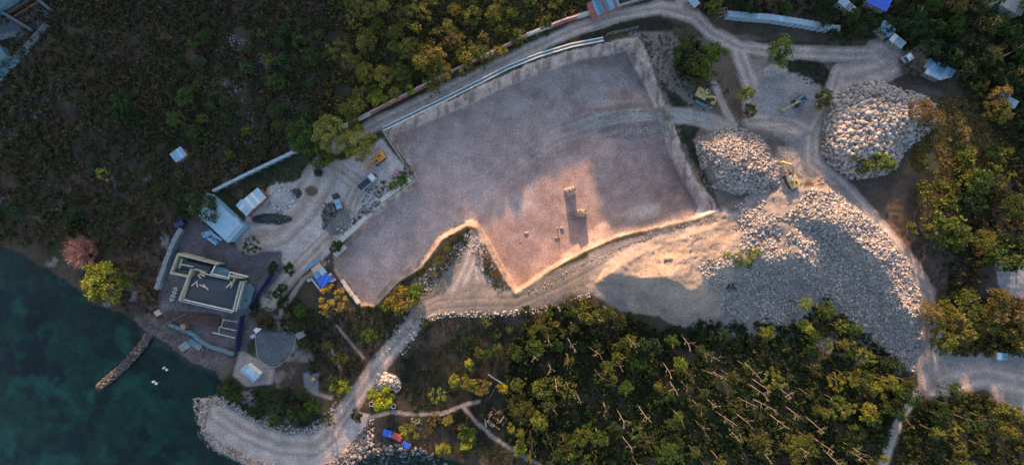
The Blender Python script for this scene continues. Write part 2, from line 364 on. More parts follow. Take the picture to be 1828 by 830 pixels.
def attr_mat(name, rough=.9, tint=False, trans=0.0, nscale=2.0, namp=.25):
    m, n, l, p = new_mat(name)
    a = n.new('ShaderNodeAttribute'); a.attribute_name = 'Col'
    g = n.new('ShaderNodeNewGeometry')
    t = n.new('ShaderNodeTexNoise'); t.inputs['Scale'].default_value = nscale; t.inputs['Detail'].default_value = 3
    l.new(g.outputs['Position'], t.inputs['Vector'])
    k = n.new('ShaderNodeMapRange'); k.inputs[1].default_value = .3; k.inputs[2].default_value = .7
    k.inputs[3].default_value = 1 - namp; k.inputs[4].default_value = 1 + namp; l.new(t.outputs[0], k.inputs[0])
    mx = n.new('ShaderNodeVectorMath'); mx.operation = 'SCALE'; l.new(a.outputs['Color'], mx.inputs[0]); l.new(k.outputs[0], mx.inputs['Scale'])
    out = mx.outputs[0]
    if tint:
        o = n.new('ShaderNodeObjectInfo'); q = n.new('ShaderNodeVectorMath'); q.operation = 'MULTIPLY'
        l.new(out, q.inputs[0]); l.new(o.outputs['Color'], q.inputs[1]); out = q.outputs[0]
    l.new(out, p.inputs['Base Color']); p.inputs['Roughness'].default_value = rough; p.inputs['Specular IOR Level'].default_value = .2
    if trans:
        tr = n.new('ShaderNodeBsdfTranslucent'); l.new(out, tr.inputs['Color'])
        ms = n.new('ShaderNodeMixShader'); ms.inputs[0].default_value = trans
        l.new(p.outputs[0], ms.inputs[1]); l.new(tr.outputs[0], ms.inputs[2]); l.new(ms.outputs[0], n['Material Output'].inputs['Surface'])
    return m
M_leaf = attr_mat('foliage', .7, True, .25)
M_scrub = attr_mat('scrub_foliage', .8, False, .2)
M_rock = attr_mat('limestone', .95, False, 0, 3.0, .22)
M_rockT = attr_mat('boulder_limestone', .95, True, 0, 2.0, .25)
_mats = {}
def mat(name, c, rough=.8, amp=.18, scale=1.5, metal=0.0):
    if name in _mats: return _mats[name]
    m, n, l, p = new_mat(name)
    tc = n.new('ShaderNodeTexCoord'); t = n.new('ShaderNodeTexNoise'); t.inputs['Scale'].default_value = scale; t.inputs['Detail'].default_value = 5
    t.inputs['Roughness'].default_value = .7
    l.new(tc.outputs['Object'], t.inputs['Vector'])
    r = n.new('ShaderNodeValToRGB')
    r.color_ramp.elements[0].position = .3; r.color_ramp.elements[1].position = .7
    r.color_ramp.elements[0].color = tuple(x * (1 - amp * 1.4) for x in c) + (1,); r.color_ramp.elements[1].color = tuple(min(1, x * (1 + amp)) for x in c) + (1,)
    l.new(t.outputs[0], r.inputs[0]); l.new(r.outputs[0], p.inputs['Base Color'])
    p.inputs['Roughness'].default_value = rough; p.inputs['Metallic'].default_value = metal
    _mats[name] = m; return m
MT = lambda k: PAL[k]
PAL = {
 'yellow': mat('machine_yellow', (.50, .30, .05), .5, .3), 'orange': mat('machine_orange', (.60, .27, .04), .5, .3), 'dust_yellow': mat('dusty_yellow', (.47, .34, .13), .7, .3),
 'track': mat('track_steel', (.06, .055, .05), .7, .4), 'dark': mat('dark_grey', (.03, .03, .035), .5), 'glass': mat('tinted_glass', (.03, .05, .07), .1, .1),
 'white': mat('white_paint', (.62, .62, .60), .5, .15), 'cream': mat('cream_concrete', (.36, .34, .23), .85, .2), 'concrete': mat('grey_concrete', (.30, .29, .28), .9, .25),
 'pale_concrete': mat('pale_concrete', (.48, .45, .42), .9, .25), 'weathered': mat('weathered_concrete', (.20, .21, .215), .9, .35), 'redwall': mat('red_washed_wall', (.36, .13, .11), .9, .4),
 'roof': mat('zinc_roof', (.33, .47, .58), .45, .12, .8, .1), 'roof_blue': mat('blue_roof', (.10, .24, .36), .5, .25), 'roof_grey': mat('grey_roof', (.28, .37, .44), .5, .2),
 'rust': mat('rusty_sheet', (.24, .10, .05), .8, .4), 'wood': mat('raw_timber', (.30, .17, .09), .8, .35), 'plank': mat('pale_plank', (.50, .36, .27), .8, .3),
 'bluetarp': mat('blue_tarpaulin', (.02, .10, .55), .5, .2), 'redtarp': mat('red_tarpaulin', (.45, .06, .07), .5, .2), 'navy': mat('navy_hoarding', (.012, .02, .10), .6, .2),
 'teal': mat('teal_concrete', (.09, .16, .19), .85, .3), 'slate': mat('dark_slate', (.028, .038, .06), .7, .3), 'steelblue': mat('steel_blue_paint', (.10, .19, .25), .5, .25),
 'rebar': mat('rebar_rust', (.12, .055, .035), .8, .3), 'bark': mat('bark', (.10, .075, .05), .9, .3), 'deadwood': mat('bleached_deadwood', (.33, .26, .20), .9, .25),
 'pinktwig': mat('pinkish_twigs', (.42, .21, .17), .9, .25), 'greytwig': mat('dry_grey_twigs', (.24, .18, .15), .9, .25), 'browntwig': mat('dry_brown_twigs', (.22, .14, .07), .9, .25),
 'rubber': mat('tyre_rubber', (.03, .03, .03), .9), 'red': mat('red_paint', (.5, .03, .02), .5), 'blue': mat('blue_paint', (.06, .20, .50), .4, .2), 'ltblue': mat('light_blue_sheet', (.20, .36, .50), .5, .2),
 'earth': mat('cut_earth', (.34, .27, .22), .95, .35, .8), 'palewhite': mat('whitened_ring', (.35, .34, .33), .9)}

# ------------------------------------------------------------------ object helpers
def tag(o, label=None, cat=None, group=None, kind=None):
    if label: o['label'] = label
    if cat: o['category'] = cat
    if group: o['group'] = group
    if kind: o['kind'] = kind
    return o
def thing(name, label, cat, loc, rz=0.0, group=None):
    o = bpy.data.objects.new(name, None); o.empty_display_size = .5; col.objects.link(o)
    o.location = loc; o.rotation_euler = (0, 0, rz); return tag(o, label, cat, group)
def np_mesh(name, verts, faces, colors=None, smooth_=False):
    """verts (n,3), faces (m,k) uniform"""
    me = bpy.data.meshes.new(name); verts = np.asarray(verts, np.float32); faces = np.asarray(faces, np.int32)
    n, k = faces.shape
    me.vertices.add(len(verts)); me.vertices.foreach_set('co', verts.ravel())
    me.loops.add(n * k); me.loops.foreach_set('vertex_index', faces.ravel())
    me.polygons.add(n); me.polygons.foreach_set('loop_start', np.arange(0, n * k, k, dtype=np.int32))
    me.polygons.foreach_set('loop_total', np.full(n, k, np.int32))
    if smooth_: me.polygons.foreach_set('use_smooth', np.ones(n, bool))
    me.update(calc_edges=True)
    if colors is not None:
        ca = me.color_attributes.new('Col', 'FLOAT_COLOR', 'POINT')
        c4 = np.ones((len(verts), 4), np.float32); c4[:, :3] = colors; ca.data.foreach_set('color', c4.ravel())
    return me
def link(name, me, m=None, parent=None, loc=None):
    o = bpy.data.objects.new(name, me); col.objects.link(o)
    if m and not me.materials: me.materials.append(m)
    if parent: o.parent = parent
    if loc is not None: o.location = loc
    return o
class MB:
    def __init__(s): s.v = []; s.f = []
    def add(s, vs_, fs_):
        b = len(s.v); s.v += [tuple(x) for x in vs_]; s.f += [tuple(i + b for i in f) for f in fs_]; return s
    def box(s, c, d, rz=0, ry=0, rx=0, taper=1.0):
        R = Euler((rx, ry, rz)).to_matrix(); o = []
        for z in (-.5, .5):
            k = taper if z > 0 else 1
            for x, y in ((-.5, -.5), (.5, -.5), (.5, .5), (-.5, .5)):
                o.append(R @ Vector((x * d[0] * k, y * d[1] * k, z * d[2])) + Vector(c))
        return s.add(o, [(0, 3, 2, 1), (4, 5, 6, 7), (0, 1, 5, 4), (1, 2, 6, 5), (2, 3, 7, 6), (3, 0, 4, 7)])
    def prism(s, poly, z0, z1):
        n = len(poly); o = [(x, y, z0) for x, y in poly] + [(x, y, z1) for x, y in poly]
        a = sum(poly[i][0] * poly[(i + 1) % n][1] - poly[(i + 1) % n][0] * poly[i][1] for i in range(n))
        f = [tuple(range(n))[::-1], tuple(range(n, 2 * n))] + [(i, (i + 1) % n, n + (i + 1) % n, n + i) for i in range(n)]
        if a < 0: f = [q[::-1] for q in f]
        return s.add(o, f)
    def sideprism(s, poly, y0, y1):                 # outline in x,z extruded along y
        n = len(poly); o = [(x, y0, z) for x, z in poly] + [(x, y1, z) for x, z in poly]
        return s.add(o, [tuple(range(n)), tuple(range(n, 2 * n))[::-1]] + [(i, n + i, n + (i + 1) % n, (i + 1) % n) for i in range(n)])
    def tube(s, p0, p1, r0, r1=None, n=6):
        r1 = r0 if r1 is None else r1; p0 = Vector(p0); p1 = Vector(p1); d = p1 - p0
        if d.length < 1e-6: return s
        q = d.to_track_quat('Z', 'Y'); o = []
        for p, r in ((p0, r0), (p1, r1)):
            for i in range(n):
                a = 2 * math.pi * i / n; o.append(p + q @ Vector((math.cos(a) * r, math.sin(a) * r, 0)))
        return s.add(o, [(i, (i + 1) % n, n + (i + 1) % n, n + i) for i in range(n)] + [tuple(range(n))[::-1], tuple(range(n, 2 * n))])
    def ring(s, c, R, r, n=16, k=6, axis='z'):
        o = []; f = []
        for i in range(n):
            a = 2 * math.pi * i / n
            for j in range(k):
                b = 2 * math.pi * j / k; q = R + r * math.cos(b)
                p = (q * math.cos(a), q * math.sin(a), r * math.sin(b))
                if axis == 'y': p = (p[0], p[2], p[1])
                o.append(Vector(p) + Vector(c))
        for i in range(n):
            for j in range(k):
                f.append((i * k + j, ((i + 1) % n) * k + j, ((i + 1) % n) * k + (j + 1) % k, i * k + (j + 1) % k))
        return s.add(o, f)
    def mesh(s, name):
        me = bpy.data.meshes.new(name); me.from_pydata(s.v, [], s.f); me.update(); return me
    def build(s, name, m, parent=None, loc=None, bevel=0.0):
        o = link(name, s.mesh(name), MT(m) if isinstance(m, str) else m, parent, loc)
        if bevel:
            b = o.modifiers.new('bevel', 'BEVEL'); b.width = bevel; b.segments = 2; b.limit_method = 'ANGLE'
        return o
def copy_tree(o, parent=None):
    c = o.copy(); col.objects.link(c)
    c.parent = parent
    for ch in list(o.children): copy_tree(ch, c)
    return c

# ------------------------------------------------------------------ ground sheet cut into named pieces
def build_ground():
    nv, nu = U.shape
    co = np.stack([X, Y, Z], -1).reshape(-1, 3); cc = C.reshape(-1, 3)
    idx = np.arange(nv * nu).reshape(nv, nu)
    quads = np.stack([idx[1:, :-1], idx[1:, 1:], idx[:-1, 1:], idx[:-1, :-1]], -1)
    mid = lambda A: (A[1:, 1:] + A[:-1, :-1]) / 2
    zone = np.zeros((nv - 1, nu - 1), int); names = ['ground', 'sea_bed', 'dirt_road', 'footpath', 'pit_floor', 'pit_wall', 'spoil_bank', 'stone_jetty', 'shade_hill']
    zone[mid(DW) > 0] = 1; zone[mid(DJ) > -3] = 7; zone[mid(DG) < 10] = 7
    zone[mid(PATHD) < 0] = 3
    zone[mid(bench_m) > .5] = 6
    zone[(mid(ROADW) < 0) & (mid(DW) < 0)] = 2
    zone[mid(DR) > 0] = 5; zone[mid(DF) < 0] = 4
    zone[mid(Y) > 95] = 8
    for z, nm in enumerate(names):
        q = quads[zone == z]
        if not len(q): continue
        used, inv = np.unique(q, return_inverse=True)
        me = np_mesh(nm, co[used], inv.reshape(q.shape), cc[used], True)
        o = link(nm, me, M_ground); tag(o, kind='structure')
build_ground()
def water_mat():
    m, n, l, p = new_mat('sea_water')
    n.remove(p)
    tr = n.new('ShaderNodeBsdfTransparent'); tr.inputs[0].default_value = (.75, .95, .92, 1)
    gl = n.new('ShaderNodeBsdfGlossy'); gl.inputs['Roughness'].default_value = .12
    fr = n.new('ShaderNodeFresnel'); fr.inputs[0].default_value = 1.33
    t = n.new('ShaderNodeTexNoise'); t.inputs['Scale'].default_value = 1.1; t.inputs['Detail'].default_value = 5
    g = n.new('ShaderNodeNewGeometry'); l.new(g.outputs['Position'], t.inputs['Vector'])
    b = n.new('ShaderNodeBump'); b.inputs['Strength'].default_value = .25; b.inputs['Distance'].default_value = .3
    l.new(t.outputs[0], b.inputs['Height']); l.new(b.outputs[0], gl.inputs['Normal']); l.new(b.outputs[0], fr.inputs['Normal'])
    mx = n.new('ShaderNodeMixShader'); l.new(fr.outputs[0], mx.inputs[0]); l.new(tr.outputs[0], mx.inputs[1]); l.new(gl.outputs[0], mx.inputs[2])
    l.new(mx.outputs[0], n['Material Output'].inputs['Surface']); return m
sea_o = link('sea', np_mesh('sea', [(-3000, -3000, -.1), (-70, -3000, -.1), (-70, -50, -.1), (-70, 5, -.1), (-3000, 5, -.1), (0, -3000, -.1), (0, -50, -.1), (-3000, -50, -.1)], [(0, 1, 2, 7), (1, 5, 6, 2), (7, 2, 3, 4)]), water_mat()); tag(sea_o, kind='structure')
# ------------------------------------------------------------------ foliage prototypes
def leaf_cloud(centres, radii, per, size, seed, flat=.8, colmul=None):
    r = np.random.default_rng(seed); n = len(centres)
    P = []; Cc = []
    base = np.array((1.0, 1.0, 1.0))
    for i in range(n):
        d = r.normal(size=(per, 3)); d /= np.linalg.norm(d, axis=1)[:, None]
        rad = r.random(per) ** .45
        p = centres[i] + d * rad[:, None] * radii[i] * np.array((1, 1, flat)); P.append(p)
        b = r.uniform(.62, 1.35); t = np.array((b * r.uniform(.9, 1.15), b, b * r.uniform(.75, 1.1)))
        Cc.append(np.repeat((t * r.uniform(.75, 1.25, (per, 1)))[:, :], 1, 0) if False else t[None, :] * r.uniform(.7, 1.3, (per, 1)))
    P = np.concatenate(P); Cc = np.concatenate(Cc); m = len(P)
    nrm = r.normal(size=(m, 3)) * .8; nrm[:, 2] = np.abs(nrm[:, 2]) + .35; nrm /= np.linalg.norm(nrm, axis=1)[:, None]
    a = np.cross(nrm, r.normal(size=(m, 3))); a /= np.linalg.norm(a, axis=1)[:, None] + 1e-9; b = np.cross(nrm, a)
    s = size * r.uniform(.6, 1.3, (m, 1))
    q = np.stack([P - a * s, P - b * s * .55, P + a * s, P + b * s * .55], 1).reshape(-1, 3)
    f = np.arange(4 * m).reshape(m, 4)
    return q, f, np.repeat(Cc, 4, 0)
def crown_mesh(seed, n=24, per=44, style='round'):
    r = np.random.default_rng(seed); cs = []; rs = []
    for i in range(n):
        th = r.uniform(0, 2 * math.pi); ph = math.acos(r.uniform(-.25, 1)); k = r.uniform(.5, .95)
        c = np.array((math.cos(th) * math.sin(ph), math.sin(th) * math.sin(ph), math.cos(ph) * .75)) * k
        c[:2] *= r.uniform(.75, 1.15)
        cs.append(c); rs.append(r.uniform(.17, .36) if style == 'round' else r.uniform(.12, .24))
    return np_mesh('crown', *leaf_cloud(cs, rs, per, .085 if style == 'round' else .07, seed + 1))
CROWNS = [crown_mesh(300 + i, 26, 46) for i in range(6)] + [crown_mesh(320 + i, 20, 34, 'loose') for i in range(4)] + [np_mesh('crown', *leaf_cloud(*(lambda r: ([np.array((math.cos(t) * math.sin(f), math.sin(t) * math.sin(f), math.cos(f) * .8)) * k for t, f, k in zip(r.uniform(0, 6.28, 75), np.arccos(r.uniform(-.2, 1, 75)), r.uniform(.55, .9, 75))], r.uniform(.12, .22, 75)))(np.random.default_rng(5 + q)), 34, .05, 60 + q)) for q in range(3)]
for me in CROWNS: me.materials.append(M_leaf)
def trunk_mesh(seed):
    r = random.Random(seed); b = MB(); p = Vector((0, 0, 0)); rad = .055
    for i in range(3):
        q = p + Vector((r.uniform(-.06, .06), r.uniform(-.06, .06), .33)); b.tube(p, q, rad, rad * .8, 6); p = q; rad *= .8
        if i:
            for k in range(2):
                a = r.uniform(0, 6.28); b.tube(p, p + Vector((math.cos(a) * .45, math.sin(a) * .45, .4)), rad * .6, rad * .2, 4)
    me = b.mesh('trunk'); me.materials.append(PAL['bark']); return me
TRUNKS = [trunk_mesh(i) for i in range(4)]
def place_at(u, v, h):         # ground point of something whose middle, h above ground, shows at pixel (u, v)
    z = zat(u, v) + h; p = W(u, v, z)
    for _ in range(3):
        g = zxy(p.x, p.y); p = W(u, v, g + h)
    return Vector((p.x, p.y, zxy(p.x, p.y)))
GREEN = (.046, .082, .015); OLIVE = (.105, .112, .020); DRY = (.17, .12, .045); BRIGHT = (.16, .19, .02); DARK = (.022, .042, .013); YEL = (.24, .19, .03); BRN = (.12, .075, .035)
BLUEG = (.035, .05, .025)
NTREE = 0
def tree(u, v, rpx, h, tint, label, group=None, cat='tree', name='tree', kind=None, flat=.8):
    """crown centred on pixel (u, v), radius in pixels, total height h"""
    global NTREE
    NTREE += 1
    R = rpx * .187; hc = max(h - R * flat * .75, R * .25)
    p = place_at(u, v, hc)
    t = thing(name, label, cat, p, rnd.uniform(0, 6.28), group)
    me = CROWNS[kind if kind is not None else rnd.randrange(len(CROWNS))]
    c = link('crown', me, None, t, (0, 0, hc)); c.scale = (R, R * rnd.uniform(.85, 1.15), R * flat)
    k = rnd.uniform(.85, 1.2); c.color = (tint[0] * k * rnd.uniform(.9, 1.1), tint[1] * k, tint[2] * k, 1)
    tr = link('trunk', TRUNKS[rnd.randrange(4)], None, t); tr.scale = (max(h * .55, 1.2),) * 2 + (max(hc * 1.05, .5),)
    return t

def twig_mesh(seed, n=190, spread=1.0, up=.55):
    r = random.Random(seed); b = MB()
    for i in range(n):
        a = r.uniform(0, 6.28); e = r.uniform(.15, 1.3); d = Vector((math.cos(a) * math.cos(e) * spread, math.sin(a) * math.cos(e) * spread, math.sin(e) * up))
        p = d * .15; q = d * r.uniform(.35, .65) + Vector((r.uniform(-.12, .12), r.uniform(-.12, .12), 0)); b.tube(p * .2, q, .009, .007, 3)
        for k in range(4):
            e2 = q + (d + Vector((r.uniform(-.6, .6), r.uniform(-.6, .6), r.uniform(-.2, .4)))) * r.uniform(.2, .4); b.tube(q, e2, .007, .003, 3)
    return b.mesh('branches')
TW = [twig_mesh(40 + i) for i in range(2)]
def twiggy(u, v, rpx, m, label, h=2.0, cat='bush', name='bare_bush', lean=None):
    p = place_at(u, v, h * .4); t = thing(name, label, cat, p)
    me = TW[rnd.randrange(2)].copy(); me.materials.append(PAL[m]); R = rpx * .187
    o = link('branches', me, None, t, (0, 0, 0)); o.scale = (R, R, max(h, R) * 1.3)
    s = MB(); s.tube((0, 0, -.2), (0, 0, h * .45), .16, .09, 6); s.build('stem', m, t)
    q = link('fine_twigs', CROWNS[10 + rnd.randrange(3)], None, t, (0, 0, h * .35)); q.scale = (R * .85, R * .85, h * .6); c = {'pinktwig': (.30, .15, .13), 'greytwig': (.17, .13, .11)}[m]; q.color = c + (1,)
    return t

# ---- trees one can single out
def T(*a, **k): return tree(*a, **k)
T(188, 503, 47, 7.5, (.19, .20, .022), 'large round yellow-green tree on the shore beside the pink bare bush', kind=10, flat=.75)
T(235, 490, 30, 3.5, BRN, 'rusty brown low tree leaning behind the large yellow-green shore tree', kind=7)
T(262, 520, 24, 2.5, BRN, 'brown dry bush between the yellow-green tree and the retaining wall', cat='bush', name='bush', kind=8)
twiggy(146, 450, 36, 'pinktwig', 'pink leafless bush spreading above the large yellow-green tree', 4.2)
T(552, 248, 40, 7.5, GREEN, 'dark green tree, western half of the big clump by the yard', kind=11)
T(592, 240, 33, 9.5, (.25, .235, .06), 'pale olive tree in the middle of the big clump above the yard', kind=12)
T(642, 258, 34, 8.5, (.23, .19, .03), 'golden olive tree beside the orange excavator', kind=10)
T(570, 275, 26, 6, OLIVE, 'green tree overhanging the head of the gravel yard', kind=3)
T(185, 310, 14, 5, (.20, .22, .04), 'small pale yellow palm-like tree alone in the dark western scrub', kind=7)
T(228, 190, 30, 7, (.03, .055, .015), 'dark green round tree standing out of the western scrub', kind=1)
T(364, 368, 29, 7.5, (.045,.065,.025), 'dark tree overhanging the long zinc roof', kind=2)
T(327, 372, 18, 5, DARK, 'small dark tree west of the long zinc roof', kind=3)
T(450, 440, 20, 4, (.06,.07,.02), 'sparse green tree standing in the gravel yard below the long zinc roof', kind=8)
T(598, 530, 30, 6, (.26, .20, .035), 'golden tree between the blue tarpaulin shack and the pit corner', kind=6)
T(585, 552, 17, 3.0, (.26, .19, .06), 'yellow bush at the foot of the golden tree below the shack', cat='bush', name='bush', kind=9)
T(716, 535, 31, 6, (.20, .15, .025), 'brown-olive round tree beside the earth ramp at the pit mouth', kind=2)
T(742, 520, 18, 4.5, (.10, .14, .02), 'green bush right of the brown-olive round tree', cat='bush', name='bush', kind=1)
T(690, 548, 15, 4, GREEN, 'dark green bush left of the brown-olive round tree', cat='bush', name='bush', kind=4)
T(660, 600, 16, 4, GREEN, 'yellowish green bush beside the road below the pit', cat='bush', name='bush', kind=1)
T(612, 692, 19, 4.5, BRIGHT, 'bright green round bush on the left of the junction by the jetty road', cat='bush', name='bush', kind=0)
T(682, 712, 24, 5.5, (.26, .28, .02), 'lime green bush below the heap of white stones', cat='bush', name='bush', kind=0)
T(664, 705, 12, 4.5, (.24, .27, .02), 'small lime green bush over the two tyres', cat='bush', name='bush', kind=1)
T(637, 741, 12, 2.5, DARK, 'small dark round bush in the middle of the junction', cat='bush', name='bush', kind=2)
T(782, 703, 18, 5, (.12, .18, .03), 'light green feathery tree north of the footpath', kind=6)
T(838, 648, 10, 4.5, (.22, .24, .02), 'small lime bush alone on the dark ground', cat='bush', name='bush', kind=0)
T(812, 678, 13, 4.5, (.2, .2, .03), 'olive bush, left one of the row above the footpath', cat='bush', name='bush', kind=1)
T(838, 684, 17, 5, (.18, .17, .03), 'olive bush, middle one of the row above the footpath', cat='bush', name='bush', kind=2)
T(862, 690, 17, 5, (.13, .12, .03), 'olive bush, right one of the row beside the small fenced plot', cat='bush', name='bush', kind=3)
T(898, 694, 11, 4.5, (.24, .21, .02), 'yellow bush beside the small fenced plot', cat='bush', name='bush', kind=0)
T(728, 768, 19, 5, (.17, .18, .03), 'olive round tree beside the red and blue tarpaulins', kind=0)
T(745, 755, 13, 3.5, (.22, .24, .14), 'pale whitish green bush right of the tarpaulins', cat='bush', name='bush', kind=7)
T(775, 745, 13, 3.5, (.16, .12, .03), 'orange-brown bush south of the footpath', cat='bush', name='bush', kind=6)
T(768, 765, 13, 3.5, (.09, .08, .03), 'dark bush below the orange-brown bush south of the footpath', cat='bush', name='bush', kind=8)
T(798, 750, 11, 4, (.22, .18, .03), 'small golden bush inside the bend of the footpath', cat='bush', name='bush', kind=1)
T(835, 775, 20, 4.5, GREEN, 'dark green tree with yellow fruit tips below the red flowering shrub', kind=2)
T(832, 792, 13, 4.6, (.26, .26, .02), 'lime yellow bush below the red flowering shrub', cat='bush', name='bush', kind=0)
T(822, 762, 7, 2.2, (.50, .12, .16), 'red flowering shrub by the footpath bend', cat='shrub', name='flowering_shrub', kind=9)
T(886, 745, 11, 2, (.03,.03,.02), 'low dark bush under the stack of pale planks', cat='bush', name='bush', kind=9)
T(912, 765, 10, 5, (.2, .2, .02), 'bright olive bush right of the planks', cat='bush', name='bush', kind=0)
T(930, 800, 14, 5.5, (.16, .20, .02), 'bright green tree where the footpath leaves at the bottom', kind=1)
T(790, 800, 15, 4, (.2, .2, .03), 'olive tree at the bottom below the tarpaulins', kind=3)
T(770, 100, 24, 7, (.10,.09,.02), 'olive tree in the middle of the northern thicket', kind=3)
T(1235, 105, 36, 6, (.045, .055, .016), 'dark tree on the left of the clump at the east rim of the pit', kind=1)
T(1222, 92, 22, 6.5, (.07, .085, .018), 'green tree at the top of the clump at the east rim of the pit', kind=0)
T(1250, 122, 22, 6.5, (.11, .12, .018), 'lighter green tree at the bottom of the clump at the east rim', kind=2)
T(1273, 92, 20, 7.5, (.10, .125, .015), 'bright green tree on the right of the clump at the east rim', kind=0)
T(1240, 145, 12, 3, OLIVE, 'yellowish bush just above the dusty yellow excavator', cat='bush', name='bush', kind=7)
T(1395, 88, 24, 8, (.13, .15, .03), 'green tree beside the upper track fork', kind=0)
T(1333, 168, 15, 6.5, (.15, .17, .02), 'small lime tree north of the rubble heap', kind=0)
T(1338, 199, 14, 4, (.07, .085, .02), 'small dark green bush with rusty leaves under the small lime tree', cat='bush', name='bush', kind=1)
T(1325, 205, 8, 2, (.25, .08, .03), 'rust red bush north of the rubble heap', cat='bush', name='bush', kind=6)
T(1468, 178, 17, 5, (.10, .10, .02), 'olive bush beside the track at the boulder pile', cat='bush', name='bush', kind=2)
T(1565, 290, 22, 3.5, (.11, .14, .02), 'green bush on the lower foot of the boulder pile', cat='bush', name='bush', kind=0)
T(1510, 282, 13, 3, (.14, .15, .03), 'small lime bush among the boulders at the west foot of the pile', cat='bush', name='bush', kind=7)
T(1540, 298, 14, 3, (.08, .09, .02), 'dark green bush between two lime bushes at the boulder foot', cat='bush', name='bush', kind=3)
T(1325, 460, 20, 2.2, (.12, .18, .03), 'green shrub growing on the crest of the spoil bank', cat='shrub', name='shrub', kind=7)
T(1345, 452, 16, 2, (.15, .21, .03), 'bright green shrub on the crest of the spoil bank', cat='shrub', name='shrub', kind=8)
T(1298, 455, 9, 1.6, (.12, .17, .03), 'smallest green shrub on the crest of the spoil bank', cat='shrub', name='shrub', kind=9)
T(1338, 475, 8, 1.8, (.07, .12, .03), 'dark green shrub just below the crest of the spoil bank', cat='shrub', name='shrub', kind=8)
T(1305, 512, 10, 1.8, (.035, .05, .02), 'dark shrub half way down the spoil slope', cat='shrub', name='shrub', kind=9)
T(718, 322, 14, 2.2, (.07, .13, .02), 'green hedge bush on the lip left of the pit', cat='bush', name='bush', kind=0)
T(703, 332, 11, 2.2, (.12, .17, .02), 'lime bush on the lip left of the pit', cat='bush', name='bush', kind=1)
T(706, 310, 4, 1.4, (.5, .04, .09), 'tiny magenta flowering shrub above the hedge bush', cat='shrub', name='flowering_shrub', kind=9)
T(734, 308, 5, 2, (.17, .16, .03), 'tiny yellow bush at the corner of the white rail', cat='bush', name='bush', kind=9)
T(600, 440, 12, 2.2, (.06, .09, .02), 'dark green bush above the blue shack on the pit lip', cat='bush', name='bush', kind=2)
twiggy(1632, 112, 27, 'greytwig', 'leafless grey-brown tree fanned out beside the parked white truck', 3.5, 'tree', 'bare_tree')
T(1590, 295, 12, 3, (.12, .15, .02), 'small lime bush right of the lower boulder foot bushes', cat='bush', name='bush', kind=0)
T(895, 388, 4, .8, GREEN, 'tiny weed tuft on the pit floor', cat='shrub', name='shrub', kind=9) if False else None

# ---- woods: every crown is a tree of its own
def wood(poly, count, rr, hh, tints, label, group, mind, cat='tree', name='tree', avoid=True, hcap=None):
    us_ = [p[0] for p in poly]; vs_ = [p[1] for p in poly]; got = []; tries = 0; todo = []
    while len(got) < count and tries < count * 60:
        tries += 1
        u = rnd.uniform(min(us_), max(us_)); v = rnd.uniform(min(vs_), max(vs_))
        A = np.array([[u]]); B = np.array([[v]])
        if sdf(A, B, poly)[0, 0] < 0: continue
        if any((u - a) ** 2 + (v - b) ** 2 < mind ** 2 for a, b in got): continue
        got.append((u, v)); s = rnd.random() ** 1.9; r_ = rr[0] + (rr[1] - rr[0]) * s
        h_ = hh[0] + (hh[1] - hh[0]) * rnd.uniform(.3 * s, 1) ** 1.0
        if hcap: h_ = min(h_, hcap(u))
        todo.append((u, v, r_, h_, rnd.choice(tints)))
    a = np.array([q[:4] for q in todo]); ru = a[:, 0].argsort().argsort() / len(a); rv = a[:, 1].argsort().argsort() / len(a); rs = a[:, 2].argsort().argsort() / len(a)
    noun = {'tree': 'tree', 'bush': 'bush', 'shrub': 'shrub'}[cat]
    where = label
    for i, (u, v, r_, h_, tn) in enumerate(todo):
        r, g, b = tn
        cn = 'brown' if r > g * 1.2 else 'olive' if r > g * .98 and g < .13 else 'golden' if r > g * .98 else 'bright green' if g > .12 else 'dark green' if g < .055 else 'green'
        sz = ('small', 'mid-sized', 'broad')[int(rs[i] * 2.999)]
        hx = ('left end', 'left part', 'middle', 'right part', 'right end')[int(ru[i] * 4.999)]; vx = ('upper edge', 'middle', 'lower edge')[int(rv[i] * 2.999)]
        T(u, v, r_, h_, tn, f'{sz} {cn} {noun}, {hx}, {vx}, {group}', group, cat, name)
LOWER_WOOD = [(1010,535),(1120,560),(1180,590),(1260,570),(1330,580),(1420,580),(1470,535),(1500,560),(1560,610),(1620,670),(1640,720),(1570,840),(940,840),(900,760),(905,640),(940,570)]
wood(LOWER_WOOD, 108, (9, 28), (3.5, 9.5), [GREEN, (.045,.065,.014), DARK, (.05,.055,.016), OLIVE, (.11,.14,.02), (.08,.10,.018)], 'leafy green or olive tree in the dense wood below the spoil bank', 'trees of the lower wood', 17)
wood([(750,570),(900,560),(1010,550),(1010,620),(900,640),(740,612)], 16, (10, 18), (3.5, 6), [GREEN, OLIVE, (.12,.14,.02), DARK], 'leafy bush in the belt just below the curved haul road', 'bushes below the haul road', 17, 'bush', 'bush')
wood([(1440,520),(1500,545),(1540,590),(1500,620),(1440,600),(1420,570)], 6, (13, 20), (6, 9), [BRIGHT, GREEN], 'bright green tree at the foot of the grey spoil slope', 'trees below the grey spoil slope', 22)
wood([(1540,615),(1600,640),(1640,700),(1600,760),(1500,740),(1480,690)], 9, (14, 26), (7, 10), [(.16,.17,.02), (.11,.13,.02), GREEN], 'large lime topped tree near the south-east end of the wood', 'south-east trees of the wood', 26)
wood([(1650,700),(1720,690),(1840,760),(1840,840),(1600,840)], 16, (14, 26), (5, 9), [GREEN, (.10,.11,.02), DARK, OLIVE], 'green tree in the wood at the lower right corner', 'trees at the lower right corner', 24)
wood([(1645,530),(1700,530),(1828,525),(1840,620),(1760,625),(1700,620),(1650,625)], 12, (20, 36), (5, 8), [OLIVE, (.14,.12,.03), (.10,.11,.02), DRY], 'olive spreading tree above the lower right clearing', 'trees above the lower right clearing', 24)
